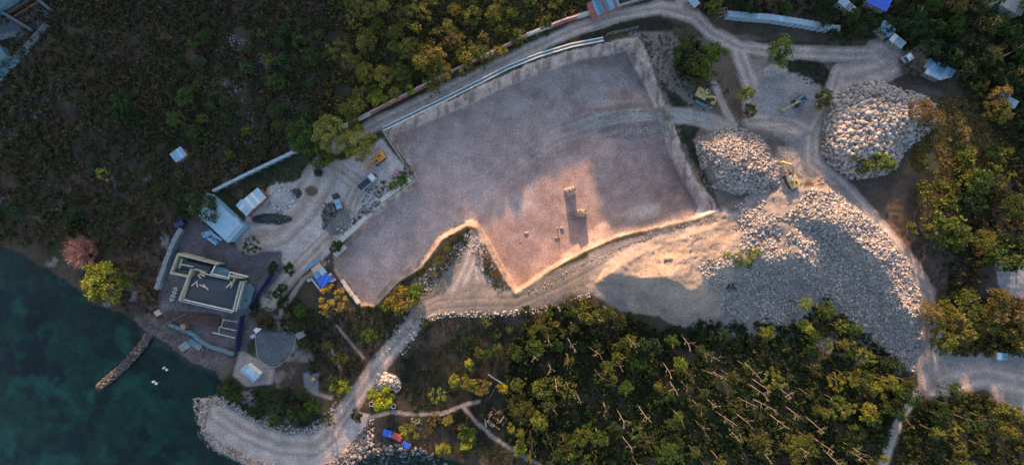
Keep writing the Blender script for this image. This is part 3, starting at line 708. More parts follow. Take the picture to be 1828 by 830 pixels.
wood([(1680,320),(1830,300),(1840,460),(1760,470),(1650,410)], 12, (22, 38), (5, 9), [GREEN, (.10,.12,.02), DARK, OLIVE], 'dense green tree on the far right beside the brown mound', 'trees on the far right', 26)
wood([(1640,180),(1700,200),(1780,215),(1800,290),(1700,320),(1620,300)], 7, (16, 27), (2.2, 4.5), [DRY, (.17,.13,.04), OLIVE], 'brown dry bush on the mound right of the boulder pile', 'brown bushes right of the boulder pile', 22, 'bush', 'bush')
wood([(1610,0),(1840,0),(1840,220),(1740,190),(1690,130),(1640,90)], 24, (17, 30), (4, 8), [GREEN, OLIVE, DARK, DRY, (.05,.06,.02)], 'dark green tree in the wood at the upper right corner', 'trees at the upper right corner', 27)
wood([(1480,20),(1580,15),(1590,70),(1540,90),(1480,80)], 6, (14, 22), (4, 7), [GREEN, DARK], 'dark tree left of the parked white truck and below the top sheds', 'trees below the top sheds', 24)
wood([(1250,-5),(1480,-5),(1470,22),(1330,18),(1270,25)], 7, (12, 20), (3, 6), [DARK, OLIVE, GREEN], 'dark tree above the white topped wall at the top', 'trees above the white topped wall', 22)
wood([(590,0),(1050,-5),(1040,20),(940,75),(830,125),(700,150),(610,120)], 40, (12, 25), (4, 8.5), [(.19,.17,.03), (.16,.15,.03), (.085,.10,.02), (.14,.13,.025), DRY, (.20,.155,.04)], 'olive bush-like tree in the sunlit thicket north of the pit', 'trees of the northern thicket', 23, hcap=lambda u: 3.4 if u > 900 else (5.0 if u > 800 else 9))
wood([(600,190),(650,160),(740,150),(830,128),(800,150),(700,185),(615,222)], 10, (10, 18), (4.5, 7), [(.20,.20,.03), OLIVE, (.16,.14,.03)], 'yellow-green tree against the outside of the red washed wall', 'trees outside the red washed wall', 16)
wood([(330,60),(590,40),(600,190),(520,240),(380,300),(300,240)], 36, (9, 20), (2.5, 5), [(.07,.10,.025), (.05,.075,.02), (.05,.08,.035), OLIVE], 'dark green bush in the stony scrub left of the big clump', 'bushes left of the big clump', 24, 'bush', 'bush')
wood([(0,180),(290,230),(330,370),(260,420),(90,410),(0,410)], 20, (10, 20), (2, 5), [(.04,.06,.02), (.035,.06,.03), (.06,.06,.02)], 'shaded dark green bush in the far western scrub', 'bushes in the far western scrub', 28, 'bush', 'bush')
wood([(400,690),(450,690),(540,690),(545,730),(600,720),(590,750),(520,760),(420,730)], 13, (12, 22), (2.5, 4.5), [(.035,.06,.015), GREEN, DARK], 'dark green bush between the jetty and the gravel pad', 'bushes between the jetty and the gravel pad', 18, 'bush', 'bush')
wood([(455,560),(540,530),(560,580),(610,640),(600,680),(555,660),(535,600),(470,590)], 11, (11, 19), (2.5, 4.5), [(.04,.055,.018), GREEN, DARK, (.09,.07,.03)], 'dark bush around the upper side of the dark gravel pad', 'bushes around the dark gravel pad', 18, 'bush', 'bush')
wood([(755,478),(800,430),(830,412),(838,425),(800,470),(755,510)], 8, (7, 12), (1.2, 2.2), [(.06,.055,.03), (.04,.05,.025), OLIVE], 'grey-green shrub on the earth wedge beside the pit', 'shrubs on the earth wedge', 13, 'shrub', 'shrub')
wood([(850,445),(868,440),(905,508),(885,512),(858,490)], 5, (6, 10), (.9, 1.6), [(.07,.06,.03), OLIVE, BRN], 'low shrub on the triangular island between the ramp and the pit', 'shrubs on the triangular island', 13, 'shrub', 'shrub')
wood([(480,480),(530,455),(520,520),(470,540)], 5, (8, 14), (2, 3.5), [DARK, GREEN], 'dark bush beside the navy hoarding', 'bushes beside the navy hoarding', 14, 'bush', 'bush')

# ---- bleached dead trees leaning over the lower wood
DEAD = [(1065,570),(981,604),(1018,614),(1058,631),(1131,611),(949,641),(984,665),(996,685),(1033,710),(1109,660),(1234,607),(1200,661),(1213,695),(1288,675),(1267,671),(1272,639),
 (1355,661),(1362,702),(1277,725),(1303,756),(1112,749),(1153,742),(1085,729),(1331,752),(1254,764),(1325,786),(1368,808),(1122,800),(1362,688),(1368,729),(1405,698),(1425,739),(1466,759),
 (1499,822),(1537,820),(1435,800),(1533,806),(1405,762),(1345,730),(1480,800)]
def dead_mesh(seed, h):
    r = random.Random(seed); tr = MB(); p = Vector((0, 0, -.3)); rad = .13; n = 6; dx, dy = r.uniform(-.14, .14), r.uniform(-.14, .14); nodes = []
    for i in range(n):
        q = p + Vector((dx * h / n + r.uniform(-.12, .12), dy * h / n + r.uniform(-.12, .12), h / n)); tr.tube(p, q, rad, rad * .82, 6); p = q; rad *= .82; nodes.append((q, rad))
    brs = []
    for k in range(r.randint(4, 6)):
        q, rd = nodes[r.randint(2, n - 1)]; b = MB(); a = r.uniform(0, 6.28); d = Vector((math.cos(a), math.sin(a), r.uniform(.2, .9))).normalized()
        L = r.uniform(1.0, 2.6); m = q + d * L * .55; b.tube(q, m, rd * .75, rd * .45, 5)
        for s in range(3):
            e = m + (d + Vector((r.uniform(-.8, .8), r.uniform(-.8, .8), r.uniform(-.2, .5)))).normalized() * L * r.uniform(.35, .65); b.tube(m, e, rd * .42, .02, 4)
        brs.append(b.mesh('branch'))
    tm = tr.mesh('trunk')
    for m_ in [tm] + brs: m_.materials.append(PAL['deadwood'])
    return tm, brs
DM = [(dead_mesh(70 + i, 1.0 * hh), hh) for i, hh in enumerate((7.0, 8.5, 10.0, 9.0, 11.0, 7.5))]
for i, (u, v) in enumerate(DEAD):
    far = math.hypot(u - 914, v - 415)
    (tm, brs), hh = DM[(2 if far > 480 else 0) + rnd.randrange(4 if far > 480 else 3)]
    p = place_at(u, v, hh * .8)
    t = thing('dead_tree', 'bleached leafless trunk with a few bare forks leaning out of the lower wood', 'dead tree', p, rnd.uniform(0, 6.28), 'bare dead trees in the lower wood')
    t.rotation_euler = (rnd.uniform(-.12, .12), rnd.uniform(-.12, .12), rnd.uniform(0, 6.28))
    link('trunk', tm, None, t)
    for b in brs: link('branch', b, None, t)

# ---- undergrowth nobody could count
def undergrowth():
    zones = [ # polygon, count, radius m, tints, height
     ([(-40,-40),(600,-40),(600,190),(520,265),(390,330),(330,400),(250,440),(130,440),(0,432),(-40,430)], 4800, (.4, 1.7), [(.070,.062,.026),(.044,.050,.020),(.095,.070,.036),(.085,.056,.038),(.050,.062,.024)], .8),
     ([(590,-40),(1060,-40),(1040,20),(940,80),(830,130),(740,165),(610,225),(560,235),(590,100)], 2300, (.5, 1.6), [(.14,.12,.03),(.10,.09,.028),(.16,.115,.045),(.06,.062,.02)], .9),
     (LOWER_WOOD, 3600, (.6, 1.7), [(.026,.046,.012),(.016,.030,.010),(.040,.055,.014),(.026,.034,.014)], 1.1),
     ([(395,348),(530,277),(575,285),(550,312),(480,338),(440,368),(410,368)], 260, (.2, .7), [(.04,.05,.025),(.06,.055,.035),(.05,.035,.025)], .5),
     ([(740,575),(1000,560),(900,840),(850,800),(720,720),(690,700)], 1000, (.3, .95), [(.028,.038,.014),(.035,.032,.018),(.022,.034,.012)], .5),
     ([(1480,-40),(1870,-40),(1870,320),(1790,320),(1760,200),(1690,130),(1590,70),(1480,70)], 1300, (.7, 1.8), [(.05,.052,.016),(.035,.042,.015),(.075,.062,.022)], 1.0),
     ([(1245,-40),(1480,-40),(1480,25),(1290,22),(1250,30)], 350, (.5, 1.3), [(.035,.036,.014),(.05,.04,.02)], .8),
     ([(1650,170),(1790,190),(1820,300),(1700,330),(1620,290)], 1700, (.35, .95), [(.17,.125,.045),(.20,.145,.06),(.11,.095,.03)], .7),
     ([(1700,330),(1870,300),(1870,460),(1760,470),(1740,560),(1690,520)], 500, (.6, 1.6), [(.04,.045,.014),(.03,.036,.014),(.08,.06,.025)], 1.0),
     ([(1645,530),(1870,530),(1870,630),(1650,630)], 420, (.6, 1.8), [(.08,.07,.02),(.05,.055,.016),(.10,.075,.03)], 1.0),
     ([(1640,700),(1720,690),(1870,770),(1870,860),(1580,860)], 620, (.6, 1.8), [(.035,.042,.012),(.05,.055,.014)], 1.0),
     ([(500,520),(590,560),(640,550),(690,530),(740,560),(640,660),(600,760),(540,760),(400,720),(330,680),(330,640),(430,690),(560,700),(545,600),(460,580),(440,540)], 900, (.3, 1.1), [(.03,.036,.016),(.05,.042,.022),(.025,.04,.015)], .7),
     ([(140,440),(320,400),(290,500),(280,560),(220,560),(150,520)], 420, (.3, .9), [(.06,.04,.022),(.04,.035,.018),(.10,.055,.03)], .6),
     ([(660,745),(840,725),(930,830),(680,840),(650,790)], 330, (.3, .9), [(.04,.04,.02),(.05,.045,.03),(.09,.06,.03)], .6),
     ([(700,490),(760,470),(835,405),(845,425),(800,480),(750,530),(700,560)], 300, (.25, .7), [(.06,.052,.028),(.05,.05,.03),(.09,.07,.04)], .6),
     ([(850,430),(875,440),(915,520),(880,515),(850,480)], 110, (.2, .5), [(.07,.06,.035),(.10,.08,.05)], .5),
     ([(575,365),(620,360),(640,400),(600,420),(575,410)], 130, (.2, .5), [(.05,.055,.035),(.035,.04,.03)], .5),
     ([(650,340),(735,290),(745,315),(690,360),(640,405),(600,445),(590,440),(640,385)], 200, (.2, .6), [(.045,.05,.02),(.08,.075,.03)], .5),
     ([(930,522),(1060,470),(1180,405),(1280,385),(1285,395),(1180,416),(1060,458),(960,512)], 260, (.12, .45), [(.08,.065,.035),(.05,.055,.025),(.10,.085,.05)], .5),
     ([(1185,190),(1230,200),(1255,290),(1285,370),(1270,360),(1215,250)], 180, (.2, .6), [(.05,.045,.025),(.04,.045,.02)], .5),
     ([(955,78),(1060,52),(1130,28),(1215,48),(1180,55),(1100,58),(1040,78)], 150, (.2, .6), [(.035,.036,.016),(.05,.045,.02)], .4),
     ([(1245,38),(1330,72),(1480,80),(1590,80),(1530,100),(1400,92),(1320,84)], 220, (.2, .7), [(.03,.034,.014),(.04,.036,.018)], .4),
     ([(1395,110),(1430,98),(1470,110),(1485,130),(1478,158),(1440,150)], 110, (.2, .6), [(.025,.03,.018),(.035,.03,.02)], .4),
     ([(1120,60),(1230,70),(1300,160),(1290,200),(1200,190),(1150,120)], 260, (.2, .7), [(.06,.045,.03),(.04,.042,.02)], .5),
     ([(1560,390),(1600,380),(1740,470),(1740,560),(1680,560),(1640,480)], 260, (.2, .7), [(.08,.055,.04),(.06,.05,.03)], .4)]
    zones.insert(0, ([(130,-40),(600,-40),(590,60),(420,120),(330,230),(200,230),(110,120)], 1300, (.4, 1.5), [(.10,.068,.035),(.085,.06,.04),(.075,.065,.03)], .6))
    Q = []; F = []; CC = []; base = 0; protos = []
    for s in range(8):
        r = np.random.default_rng(900 + s); cs = [r.normal(size=3) * np.array((.45, .45, .22)) + np.array((0, 0, .35)) for _ in range(5)]
        protos.append(leaf_cloud(cs, [.42] * 5, 11, .22, 950 + s))
    for poly, cnt, rr, tints, hf in zones:
        a = np.array(poly); n = 0
        uu = rng.uniform(a[:, 0].min(), a[:, 0].max(), cnt * 6); vv = rng.uniform(a[:, 1].min(), a[:, 1].max(), cnt * 6)
        ok = sdf(uu, vv, poly) > 0
        for pts, hw in ROADS: ok &= line_d(uu, vv, pts)[0] > hw + 2
        for pts, hw in PATHS: ok &= line_d(uu, vv, pts)[0] > hw + 2
        ok &= (sdf(uu, vv, WATER) < -4) & ((sdf(uu, vv, RIM) < -3) | False) & (sdf(uu, vv, JETTY) < 0)
        ok &= fbm(uu, vv, 45, 777, 3) > -.42
        for u, v in zip(uu[ok][:cnt], vv[ok][:cnt]):
            z = zat(u, v); p = W(u, v, z); R = rng.uniform(*rr); q, f, c = protos[rng.integers(8)]
            th = rng.uniform(0, 6.28); ct, st = math.cos(th), math.sin(th)
            qq = np.stack([q[:, 0] * ct - q[:, 1] * st, q[:, 0] * st + q[:, 1] * ct, q[:, 2] * hf * 1.3], 1) * R + np.array((p.x, p.y, p.z))
            t = np.array(tints[rng.integers(len(tints))]) * rng.uniform(.7, 1.35)
            Q.append(qq); F.append(f + base); base += len(q); CC.append(c * t)
    me = np_mesh('undergrowth', np.concatenate(Q), np.concatenate(F), np.concatenate(CC))
    o = link('undergrowth', me, M_scrub)
    tag(o, 'dry olive and brown scrub covering the ground around the pit and under the woods', 'undergrowth', None, 'stuff')
undergrowth()

# ------------------------------------------------------------------ rocks
def rock_proto(seed):
    r = np.random.default_rng(seed); g = (1 + 5 ** .5) / 2
    v = np.array([(-1,g,0),(1,g,0),(-1,-g,0),(1,-g,0),(0,-1,g),(0,1,g),(0,-1,-g),(0,1,-g),(g,0,-1),(g,0,1),(-g,0,-1),(-g,0,1)], float) / 1.9
    f = np.array([(0,11,5),(0,5,1),(0,1,7),(0,7,10),(0,10,11),(1,5,9),(5,11,4),(11,10,2),(10,7,6),(7,1,8),(3,9,4),(3,4,2),(3,2,6),(3,6,8),(3,8,9),(4,9,5),(2,4,11),(6,2,10),(8,6,7),(9,8,1)])
    v = v * r.uniform(.55, 1.30, (12, 1)) * np.array((r.uniform(1.0, 1.4), r.uniform(.7, .95), r.uniform(.55, .8))); return v, f
def slab_proto(seed):
    r = np.random.default_rng(seed); v = np.array([(x, y, z) for z in (-1, 1) for y in (-1, 1) for x in (-1, 1)], float) * .62
    v = v * np.array((r.uniform(1.0, 1.4), r.uniform(.7, 1.0), r.uniform(.45, .8))) + r.uniform(-.24, .24, (8, 3))
    q = [(0,2,3,1), (4,5,7,6), (0,1,5,4), (2,6,7,3), (0,4,6,2), (1,3,7,5)]
    return v, np.array([t for a in q for t in ((a[0], a[1], a[2]), (a[0], a[2], a[3]))])
RP = [rock_proto(s) if s % 2 else slab_proto(s) for s in range(10)]
def rot3(r):
    a, b, c = r.uniform(0, 6.28), r.uniform(-.6, .6), r.uniform(-.6, .6)
    return np.array(Euler((b, c, a)).to_matrix())
def rocks(name, poly, cnt, rr, c, label, cat, extra=None, sink=.25, powr=2.2, parent=None):
    a = np.array(poly); uu = rng.uniform(a[:, 0].min(), a[:, 0].max(), cnt * 5); vv = rng.uniform(a[:, 1].min(), a[:, 1].max(), cnt * 5)
    ok = sdf(uu, vv, poly) + 4 * fbm(uu, vv, 18, 5, 3) > 0
    if extra is not None: ok &= extra(uu, vv)
    Q = []; F = []; CC = []; base = 0
    for u, v in zip(uu[ok][:cnt], vv[ok][:cnt]):
        R = rr[0] + (rr[1] - rr[0]) * rng.random() ** powr; z = zat(u, v); p = W(u, v, z); q, f = RP[rng.integers(10)]
        Q.append((q * R) @ rot3(rng).T + np.array((p.x, p.y, p.z + R * (.5 - sink)))); F.append(f + base); base += len(q)
        CC.append(np.tile(np.array(c) * rng.uniform(.5, 1.35) * np.array((1, rng.uniform(.93, 1), rng.uniform(.86, 1))), (len(q), 1)))
    if not Q: return
    o = link(name, np_mesh(name, np.concatenate(Q), np.concatenate(F), np.concatenate(CC)), M_rock)
    return tag(o, label, cat, None, 'stuff')
RK = (.35, .305, .285)
# the boulders of the eastern pile: the 300 largest each an object of its own
BM = []
for s in range(8):
    v, f = RP[s]; me = np_mesh('boulder', v, f, np.ones((len(v), 3))); me.materials.append(M_rockT); BM.append(me)
n = 0; gotb = []; tries = 0
while n < 300 and tries < 20000:
    tries += 1
    u = rnd.uniform(1465, 1680); v = rnd.uniform(140, 322)
    if sdf(np.array([[u]]), np.array([[v]]), EAST_PILE)[0, 0] < 2: continue
    if any((u - a) ** 2 + (v - b) ** 2 < 52 for a, b in gotb): continue
    gotb.append((u, v)); n += 1; R = rnd.uniform(.55, 1.1); p = G(u, v)
    o = link('boulder', BM[rnd.randrange(8)], None, None, (p.x, p.y, p.z + R * .3)); o.scale = (R, R, R); o.rotation_euler = (rnd.uniform(-.5, .5), rnd.uniform(-.5, .5), rnd.uniform(0, 6.28))
    k = rnd.uniform(.75, 1.2); o.color = (.38 * k, .33 * k, .305 * k, 1)
    sz = 'small' if R < .72 else 'large' if R > .93 else 'mid-sized'; cn = 'whitish' if k > 1.08 else 'greyish' if k < .88 else 'pinkish'
    hx = ('left foot', 'left flank', 'middle', 'right flank', 'right foot')[min(4, int((u - 1465) / 43))]; vx = ('topmost', 'upper', 'central', 'lower', 'bottom')[min(4, int((v - 140) / 37))]
    tag(o, f'{sz} {cn} boulder in the {vx} row on the {hx} of the eastern boulder pile', 'boulder', 'boulders of the eastern pile')
rocks('boulder_rubble', EAST_PILE, 4600, (.18, .85), RK, 'smaller pale boulders filling the gaps of the eastern boulder pile', 'rubble', None, .25, 1.8)
rocks('rubble_heap', MID_PILE, 4200, (.16, .58), (.38, .33, .31), 'rubble heap of pinkish stones at the head of the pit ramp', 'rubble', lambda u, v: fbm(u, v, 22, 889, 3) > -.3)
rocks('gravel_heap', WEST_HEAP, 600, (.1, .25), (.33, .28, .25), 'fine gravel heap beside the excavator on the rubble', 'gravel')
BANK = [(1130,500),(1240,470),(1285,400),(1330,350),(1400,350),(1450,335),(1500,345),(1530,375),(1575,412),(1620,475),(1645,525),(1645,610),(1630,665),(1590,640),(1550,600),(1500,560),(1440,540),(1400,580),(1330,575),(1290,555),(1240,570),(1200,560)]
nsand = lambda u, v: (sdf(u, v, [(1060,480),(1290,400),(1300,440),(1250,475),(1300,560),(1150,600),(1060,540)]) < 3) & (fbm(u, v, 30, 888, 3) > np.where((v < 475) & (u < 1440), .0, -.34))
rocks('spoil_rubble', BANK, 15000, (.16, .55), (.37, .335, .32), 'loose limestone rubble covering the long spoil bank', 'rubble', nsand, .3, 2.6)
rocks('large_rubble', [(1345,400),(1400,385),(1430,350),(1450,338),(1500,345),(1530,378),(1510,392),(1460,385),(1445,400),(1447,440),(1435,470),(1390,470),(1350,455),(1330,425)], 800, (.22, .68), (.38, .335, .31), 'coarser blocks lying on top of the spoil bank', 'rubble', lambda u, v: fbm(u, v, 18, 890, 3) > -.1)
rocks('crest_rubble', [(1490,345),(1535,378),(1580,415),(1625,475),(1645,525),(1632,540),(1605,490),(1560,435),(1510,400),(1480,375)], 1100, (.25, .65), (.38, .335, .31), 'pale blocks along the eastern crest of the spoil bank', 'rubble', lambda u, v: fbm(u, v, 14, 891, 3) > -.2)
rocks('sand_pebbles', [(1060,500),(1180,440),(1290,400),(1300,560),(1200,580),(1120,540)], 500, (.08, .28), (.38, .32, .27), 'scattered pebbles on the sandy end of the spoil bank', 'pebbles')
rocks('ramp_rubble', [(1085,242),(1130,228),(1190,225),(1200,236),(1190,248),(1120,250)], 450, (.15, .42), (.38, .35, .34), 'rubble spilling down the south side of the pit ramp', 'rubble')
rocks('ramp_edge_stones', [(1060,212),(1120,198),(1190,194),(1190,200),(1120,204),(1062,218)], 200, (.12, .3), (.36, .32, .30), 'small stones along the north edge of the pit ramp', 'stones')
rocks('pit_floor_stones', FLOOR, 1500, (.05, .22), (.36, .31, .29), 'small loose stones scattered over the pit floor', 'stones', None, .2, 3)
rocks('road_edge_stones', [(700,600),(745,565),(800,556),(900,556),(1000,545),(1050,520),(1055,530),(1000,556),(900,566),(800,566),(760,578),(735,612),(720,640),(715,630)], 900, (.15, .5), (.42, .38, .36), 'white stones edging the lower side of the haul road', 'stones')
rocks('road_side_stones', [(690,600),(735,545),(760,500),(780,505),(750,545),(700,620),(680,640)], 330, (.12, .4), (.34, .31, .30), 'grey stones edging the upper side of the haul road', 'stones')
rocks('jetty_armour', [(345,712),(390,706),(400,722),(372,726),(368,765),(395,790),(470,826),(560,838),(620,800),(650,760),(668,745),(668,790),(640,815),(560,850),(470,850),(400,815),(355,780),(350,745)], 1500, (.22, .62), (.33, .27, .25), 'brown armour stones round the outer edge of the jetty', 'stones')
rocks('jetty_inner_stones', [(385,712),(420,735),(470,765),(520,780),(560,775),(600,735),(600,715),(570,745),(540,765),(480,755),(430,725),(400,706)], 750, (.15, .45), (.34, .32, .33), 'grey stones along the inner side of the jetty', 'stones')
rocks('shore_rocks', [(640,790),(700,790),(760,800),(800,830),(640,845),(560,850),(600,820)], 500, (.3, .95), (.20, .19, .19), 'dark rocks on the shore at the bottom', 'rocks')
rocks('white_stone_heap', [(668,672),(685,662),(705,672),(716,690),(708,700),(690,690),(668,692)], 190, (.3, .6), (.50, .45, .42), 'heap of whitish stones above the lime green bush', 'stones')
rocks('rim_stones', [(920,527),(1060,462),(1180,408),(1285,388),(1284,394),(1180,414),(1060,470),(960,522)], 500, (.1, .35), (.42, .36, .32), 'stones along the southern rim of the pit', 'stones')
rocks('wedge_stones', [(745,500),(800,450),(842,408),(905,515),(880,512),(850,470),(835,440),(790,490),(750,520)], 650, (.1, .4), (.33, .30, .28), 'stones on the earth wedges beside the haul ramp', 'stones')
rocks('lip_stones', [(640,350),(735,300),(745,318),(660,380),(610,430),(595,440),(600,470),(585,470),(590,425)], 350, (.12, .45), (.36, .33, .31), 'stones along the western lip of the pit', 'stones')
rocks('scrub_stones', [(300,90),(420,60),(560,130),(500,240),(420,300),(330,340),(320,290),(370,200)], 900, (.1, .4), (.26, .25, .27), 'pale stones lying in the western scrub', 'stones', lambda u, v: fbm(u, v, 35, 107, 5) > .12)
rocks('scrub_stone_line', [(0,228),(60,205),(85,170),(110,120),(135,80),(145,85),(120,130),(95,180),(66,215),(0,240)], 110, (.2, .55), (.16, .16, .165), 'line of stones through the far western scrub', 'stones')
rocks('yard_stones', [(470,350),(500,333),(525,338),(530,360),(522,375),(498,378),(478,372)], 130, (.2, .55), (.42, .42, .43), 'white stones round the edge of the yard heap', 'stones', lambda u, v: np.hypot((u - 503) / 25, (v - 355) / 17) > .85)
rocks('yard_gravel', [(580,290),(660,270),(660,330),(640,400),(560,450),(500,470),(450,430),(480,390),(560,370)], 900, (.05, .16), (.38, .35, .34), 'loose gravel scattered over the yard', 'gravel')
rocks('site_debris', [(305,400),(360,400),(430,445),(510,455),(500,490),(460,540),(440,630),(340,610),(285,560),(290,500)], 700, (.1, .4), (.16, .15, .17), 'builders rubble and debris strewn round the unfinished house', 'debris')
rocks('shore_debris', [(275,570),(330,590),(400,640),(380,660),(300,620),(262,600)], 350, (.12, .45), (.15, .12, .12), 'dark stones on the strand at the groyne root', 'stones')
rocks('groyne_stones', [(262,572),(284,584),(270,618),(245,645),(215,674),(185,698),(170,692),(195,662),(228,634),(250,606)], 420, (.2, .5), (.13, .12, .12), 'dark stones capping the narrow groyne', 'stones')
for (u, v, l) in ((300, 656, 'white block in the shallow water, nearer one to the house'), (285, 679, 'white block in the shallow water, nearer one to the groyne')):
    p = G(u, v); t = thing('concrete_block', l, 'block', (p.x, p.y, -.45))
    MB().box((-.5, .3, .3), (.9, .8, .8), .4, taper=.8).build('block_half', 'white', t, bevel=.06); MB().box((.5, -.35, .25), (.9, .9, .8), .2, taper=.8).build('block_half', 'white', t, bevel=.06)
for (u, v, a, l) in ((1338, 96, 0, ''),):
    pass
# two earth pillars and a post left standing in the pit
def pillar(u, v, a, b, h, rz, seed, label, tops):
    p = G(u, v); t = thing('earth_pillar', label, 'earth pillar', (p.x, p.y, p.z - .2), rz); r = random.Random(seed); n = 14; rings = []
    m = MB(); L = 7
    for k in range(L + 1):
        f = k / L; s = 1.12 - .30 * f ** .8
        rings.append([(math.copysign(abs(math.cos(q)) ** .6, math.cos(q)) * a * s * (1 + r.uniform(-.09, .09)), math.copysign(abs(math.sin(q)) ** .6, math.sin(q)) * b * s * (1 + r.uniform(-.09, .09)), h * f + (r.uniform(-.25, .25) if k == L else 0)) for q in [6.283 * i / n for i in range(n)]])
    vv = [x for rg in rings for x in rg] + [(0, 0, h + .2)]
    ff = [(k * n + i, k * n + (i + 1) % n, (k + 1) * n + (i + 1) % n, (k + 1) * n + i) for k in range(L) for i in range(n)] + [(L * n + i, L * n + (i + 1) % n, (L + 1) * n) for i in range(n)]
    m.add(vv, ff).build('earth_core', 'earth', t)
    q, f, c = leaf_cloud([np.array((r.uniform(-a, a) * .6, r.uniform(-b, b) * .5, h + .1)) for _ in range(8)], [.5] * 8, 18, .16, seed)
    link('weed_cap', np_mesh('weed_cap', q, f, c * np.array(tops)), M_scrub, t)
    return t
pillar(1017, 343, 1.9, 1.5, 4.9, .25, 5, 'tall weed-topped earth pillar standing in the pit, upper of the two', (.05, .045, .03))
pillar(1036, 381, 1.9, 1.3, 4.7, .0, 9, 'pale topped earth pillar standing in the pit, lower of the two', (.22, .17, .12))
p = G(995, 408); t = thing('post', 'thin post with a rough concrete foot standing in the pit', 'post', p)
MB().tube((0, 0, -.1), (0.02, 0, 2.1), .22, .13, 8).build('shaft', 'earth', t); MB().box((0, 0, .08), (.7, .7, .25), .3, taper=.7).build('foot', 'concrete', t)
for i, (u, v) in enumerate(((995,425),(940,417),(1003,408),(1194,462),(1340,96))):
    if i > 3: break
    L = ['stone lump left of the long pillar shadow', 'small spoil lump on the sunlit pit floor', 'reddish clod beside the thin post', 'large dark boulder on the sandy haul bank'][i]
    p = G(u, v); o = link('boulder', BM[i].copy(), None, None, (p.x, p.y, p.z + .15)); o.scale = ((.9, .9, .6) if i < 3 else (1.9, 1.2, 1.1)); o.color = (.30, .24, .2, 1); tag(o, L, 'boulder')
# ------------------------------------------------------------------ walls, fences, kerbs
def pts_along(pts, step):
    out = []; acc = 0
    for (a, b), (c, d) in zip(pts[:-1], pts[1:]):
        L = math.hypot(c - a, d - b); n = max(1, round(L / step))
        for i in range(n): out.append((a + (c - a) * i / n, b + (d - b) * i / n))
    out.append(pts[-1]); return out
def wall_line(name, label, cat, pts, step, h, th, m, cap=None, post=None, part='wall_panel', jit=.0, zoff=0.0, capw=1.6, ph=1.1):
    P = pts_along(pts, step); w = [G(u, v) for u, v in P]; o = w[0].copy(); t = thing(name, label, cat, o)
    for i, (a, b) in enumerate(zip(w[:-1], w[1:])):
        d = b - a; L = math.hypot(d.x, d.y); rz = math.atan2(d.y, d.x); c = (a + b) / 2 - o; hh = h + rnd.uniform(-jit, jit)
        MB().box((0, 0, hh / 2 - .15), (L - .06, th, hh + .3)).build(part, m if isinstance(m, str) else rnd.choice(m), t, c + Vector((0, 0, zoff))).rotation_euler = (0, 0, rz)
        if cap: MB().box((0, 0, 0), (L - .02, th * capw, .12)).build('coping', cap, t, c + Vector((0, 0, hh + .06 + zoff))).rotation_euler = (0, 0, rz)
    if post:
        for q in w: MB().box((0, 0, h * ph / 2 - .15), (th * 1.9, th * 1.9, h * ph + .3)).build('post', post, t, q - o + Vector((0, 0, zoff)))
    return t
wall_line('boundary_wall', 'long red-washed boundary wall with a pale coping above the pit road', 'wall', [(612,229),(650,210),(700,184),(760,154),(820,124),(880,96),(940,66),(1000,42),(1058,24)], 15, 1.5, .9, ['redwall', 'redwall', 'pale_concrete'], 'pale_concrete', None, jit=.1, capw=.5)
wall_line('boundary_wall', 'low pale wall bordering the top road beside the red and blue shed', 'wall', [(1082,24),(1110,12),(1140,3),(1165,-6)], 14, 1.2, .35, 'weathered', 'concrete', 'redwall')
# white drain along the northern rim: two rails and a bed, in sections
def drain():
    P = pts_along([(684,231),(740,204),(800,175),(860,145),(905,122),(960,100),(1020,82),(1077,71)], 17); w = [G(u, v) for u, v in P]; o = w[0].copy()
    t = thing('drain_channel', 'white double-edged concrete drain running along the northern rim of the pit', 'drain', o)
    for a, b in zip(w[:-1], w[1:]):
        d = b - a; L = d.length; rz = math.atan2(d.y, d.x); c = (a + b) / 2 - o
        for s, nm, ww, hh in ((-.55, 'edge_rail', .3, .5), (.55, 'edge_rail', .3, .5), (0, 'channel_bed', .8, .25)):
            MB().box((0, s, hh / 2 - .05), (L + .02 if nm == 'channel_bed' else L - .05, ww, hh)).build(nm, 'white' if nm == 'edge_rail' else 'weathered', t, c).rotation_euler = (0, 0, rz)
drain()
def rail(label, pts, n, h=1.0, name='rail_fence', m='white', r=.06, rails=2):
    P = pts_along(pts, n); w = [G(u, v) for u, v in P]; o = w[0].copy(); t = thing(name, label, 'fence', o)
    for q in w: MB().tube((0, 0, -.2), (0, 0, h), r, r, 6).build('post', m, t, q - o)
    for k in range(rails):
        for a, b in zip(w[:-1], w[1:]): z = Vector((0, 0, h * (1 - .45 * k) - .05)); MB().tube((0, 0, 0), b - a, r * .8, r * .8, 6).build('rail', m, t, a - o + z)
    return t
rail('white pipe rail running down the western corner of the pit', [(683,233),(702,262),(722,291)], 9, 1.0)
rail('pale lower kerb rail on the very edge of the western pit corner', [(708,262),(722,284),(737,302)], 7, .35, 'edge_rail', 'weathered', .12, 1)
rail('wire fence with thin white posts above the north-east pit corner', [(1082,66),(1098,62),(1118,58),(1136,54)], 18, 2.2, 'wire_fence', 'palewhite', .05, 2)
rail('white rail edging the small fenced plot by the footpath', [(873,667),(898,683)], 9, 1.4, 'rail_fence', 'white', .07, 2)
rail('thin dark rail on the lower side of the small fenced plot', [(885,688),(873,710)], 9, 1.2, 'rail_fence', 'weathered', .06, 1)
wall_line('retaining_wall', 'blue-grey concrete wall running down to the yard below the big tree clump', 'wall', [(388,341),(420,325),(450,310),(490,291),(530,272)], 17, 1.5, .5, ['weathered', 'teal'], 'roof_grey', 'concrete', capw=1.9)
wall_line('retaining_wall', 'grey stepped retaining wall west of the building site', 'wall', [(328,408),(316,432),(305,458),(294,488),(286,515)], 13, 1.2, 1.5, ['weathered', 'teal'], 'weathered', None, jit=.15, capw=1.05)
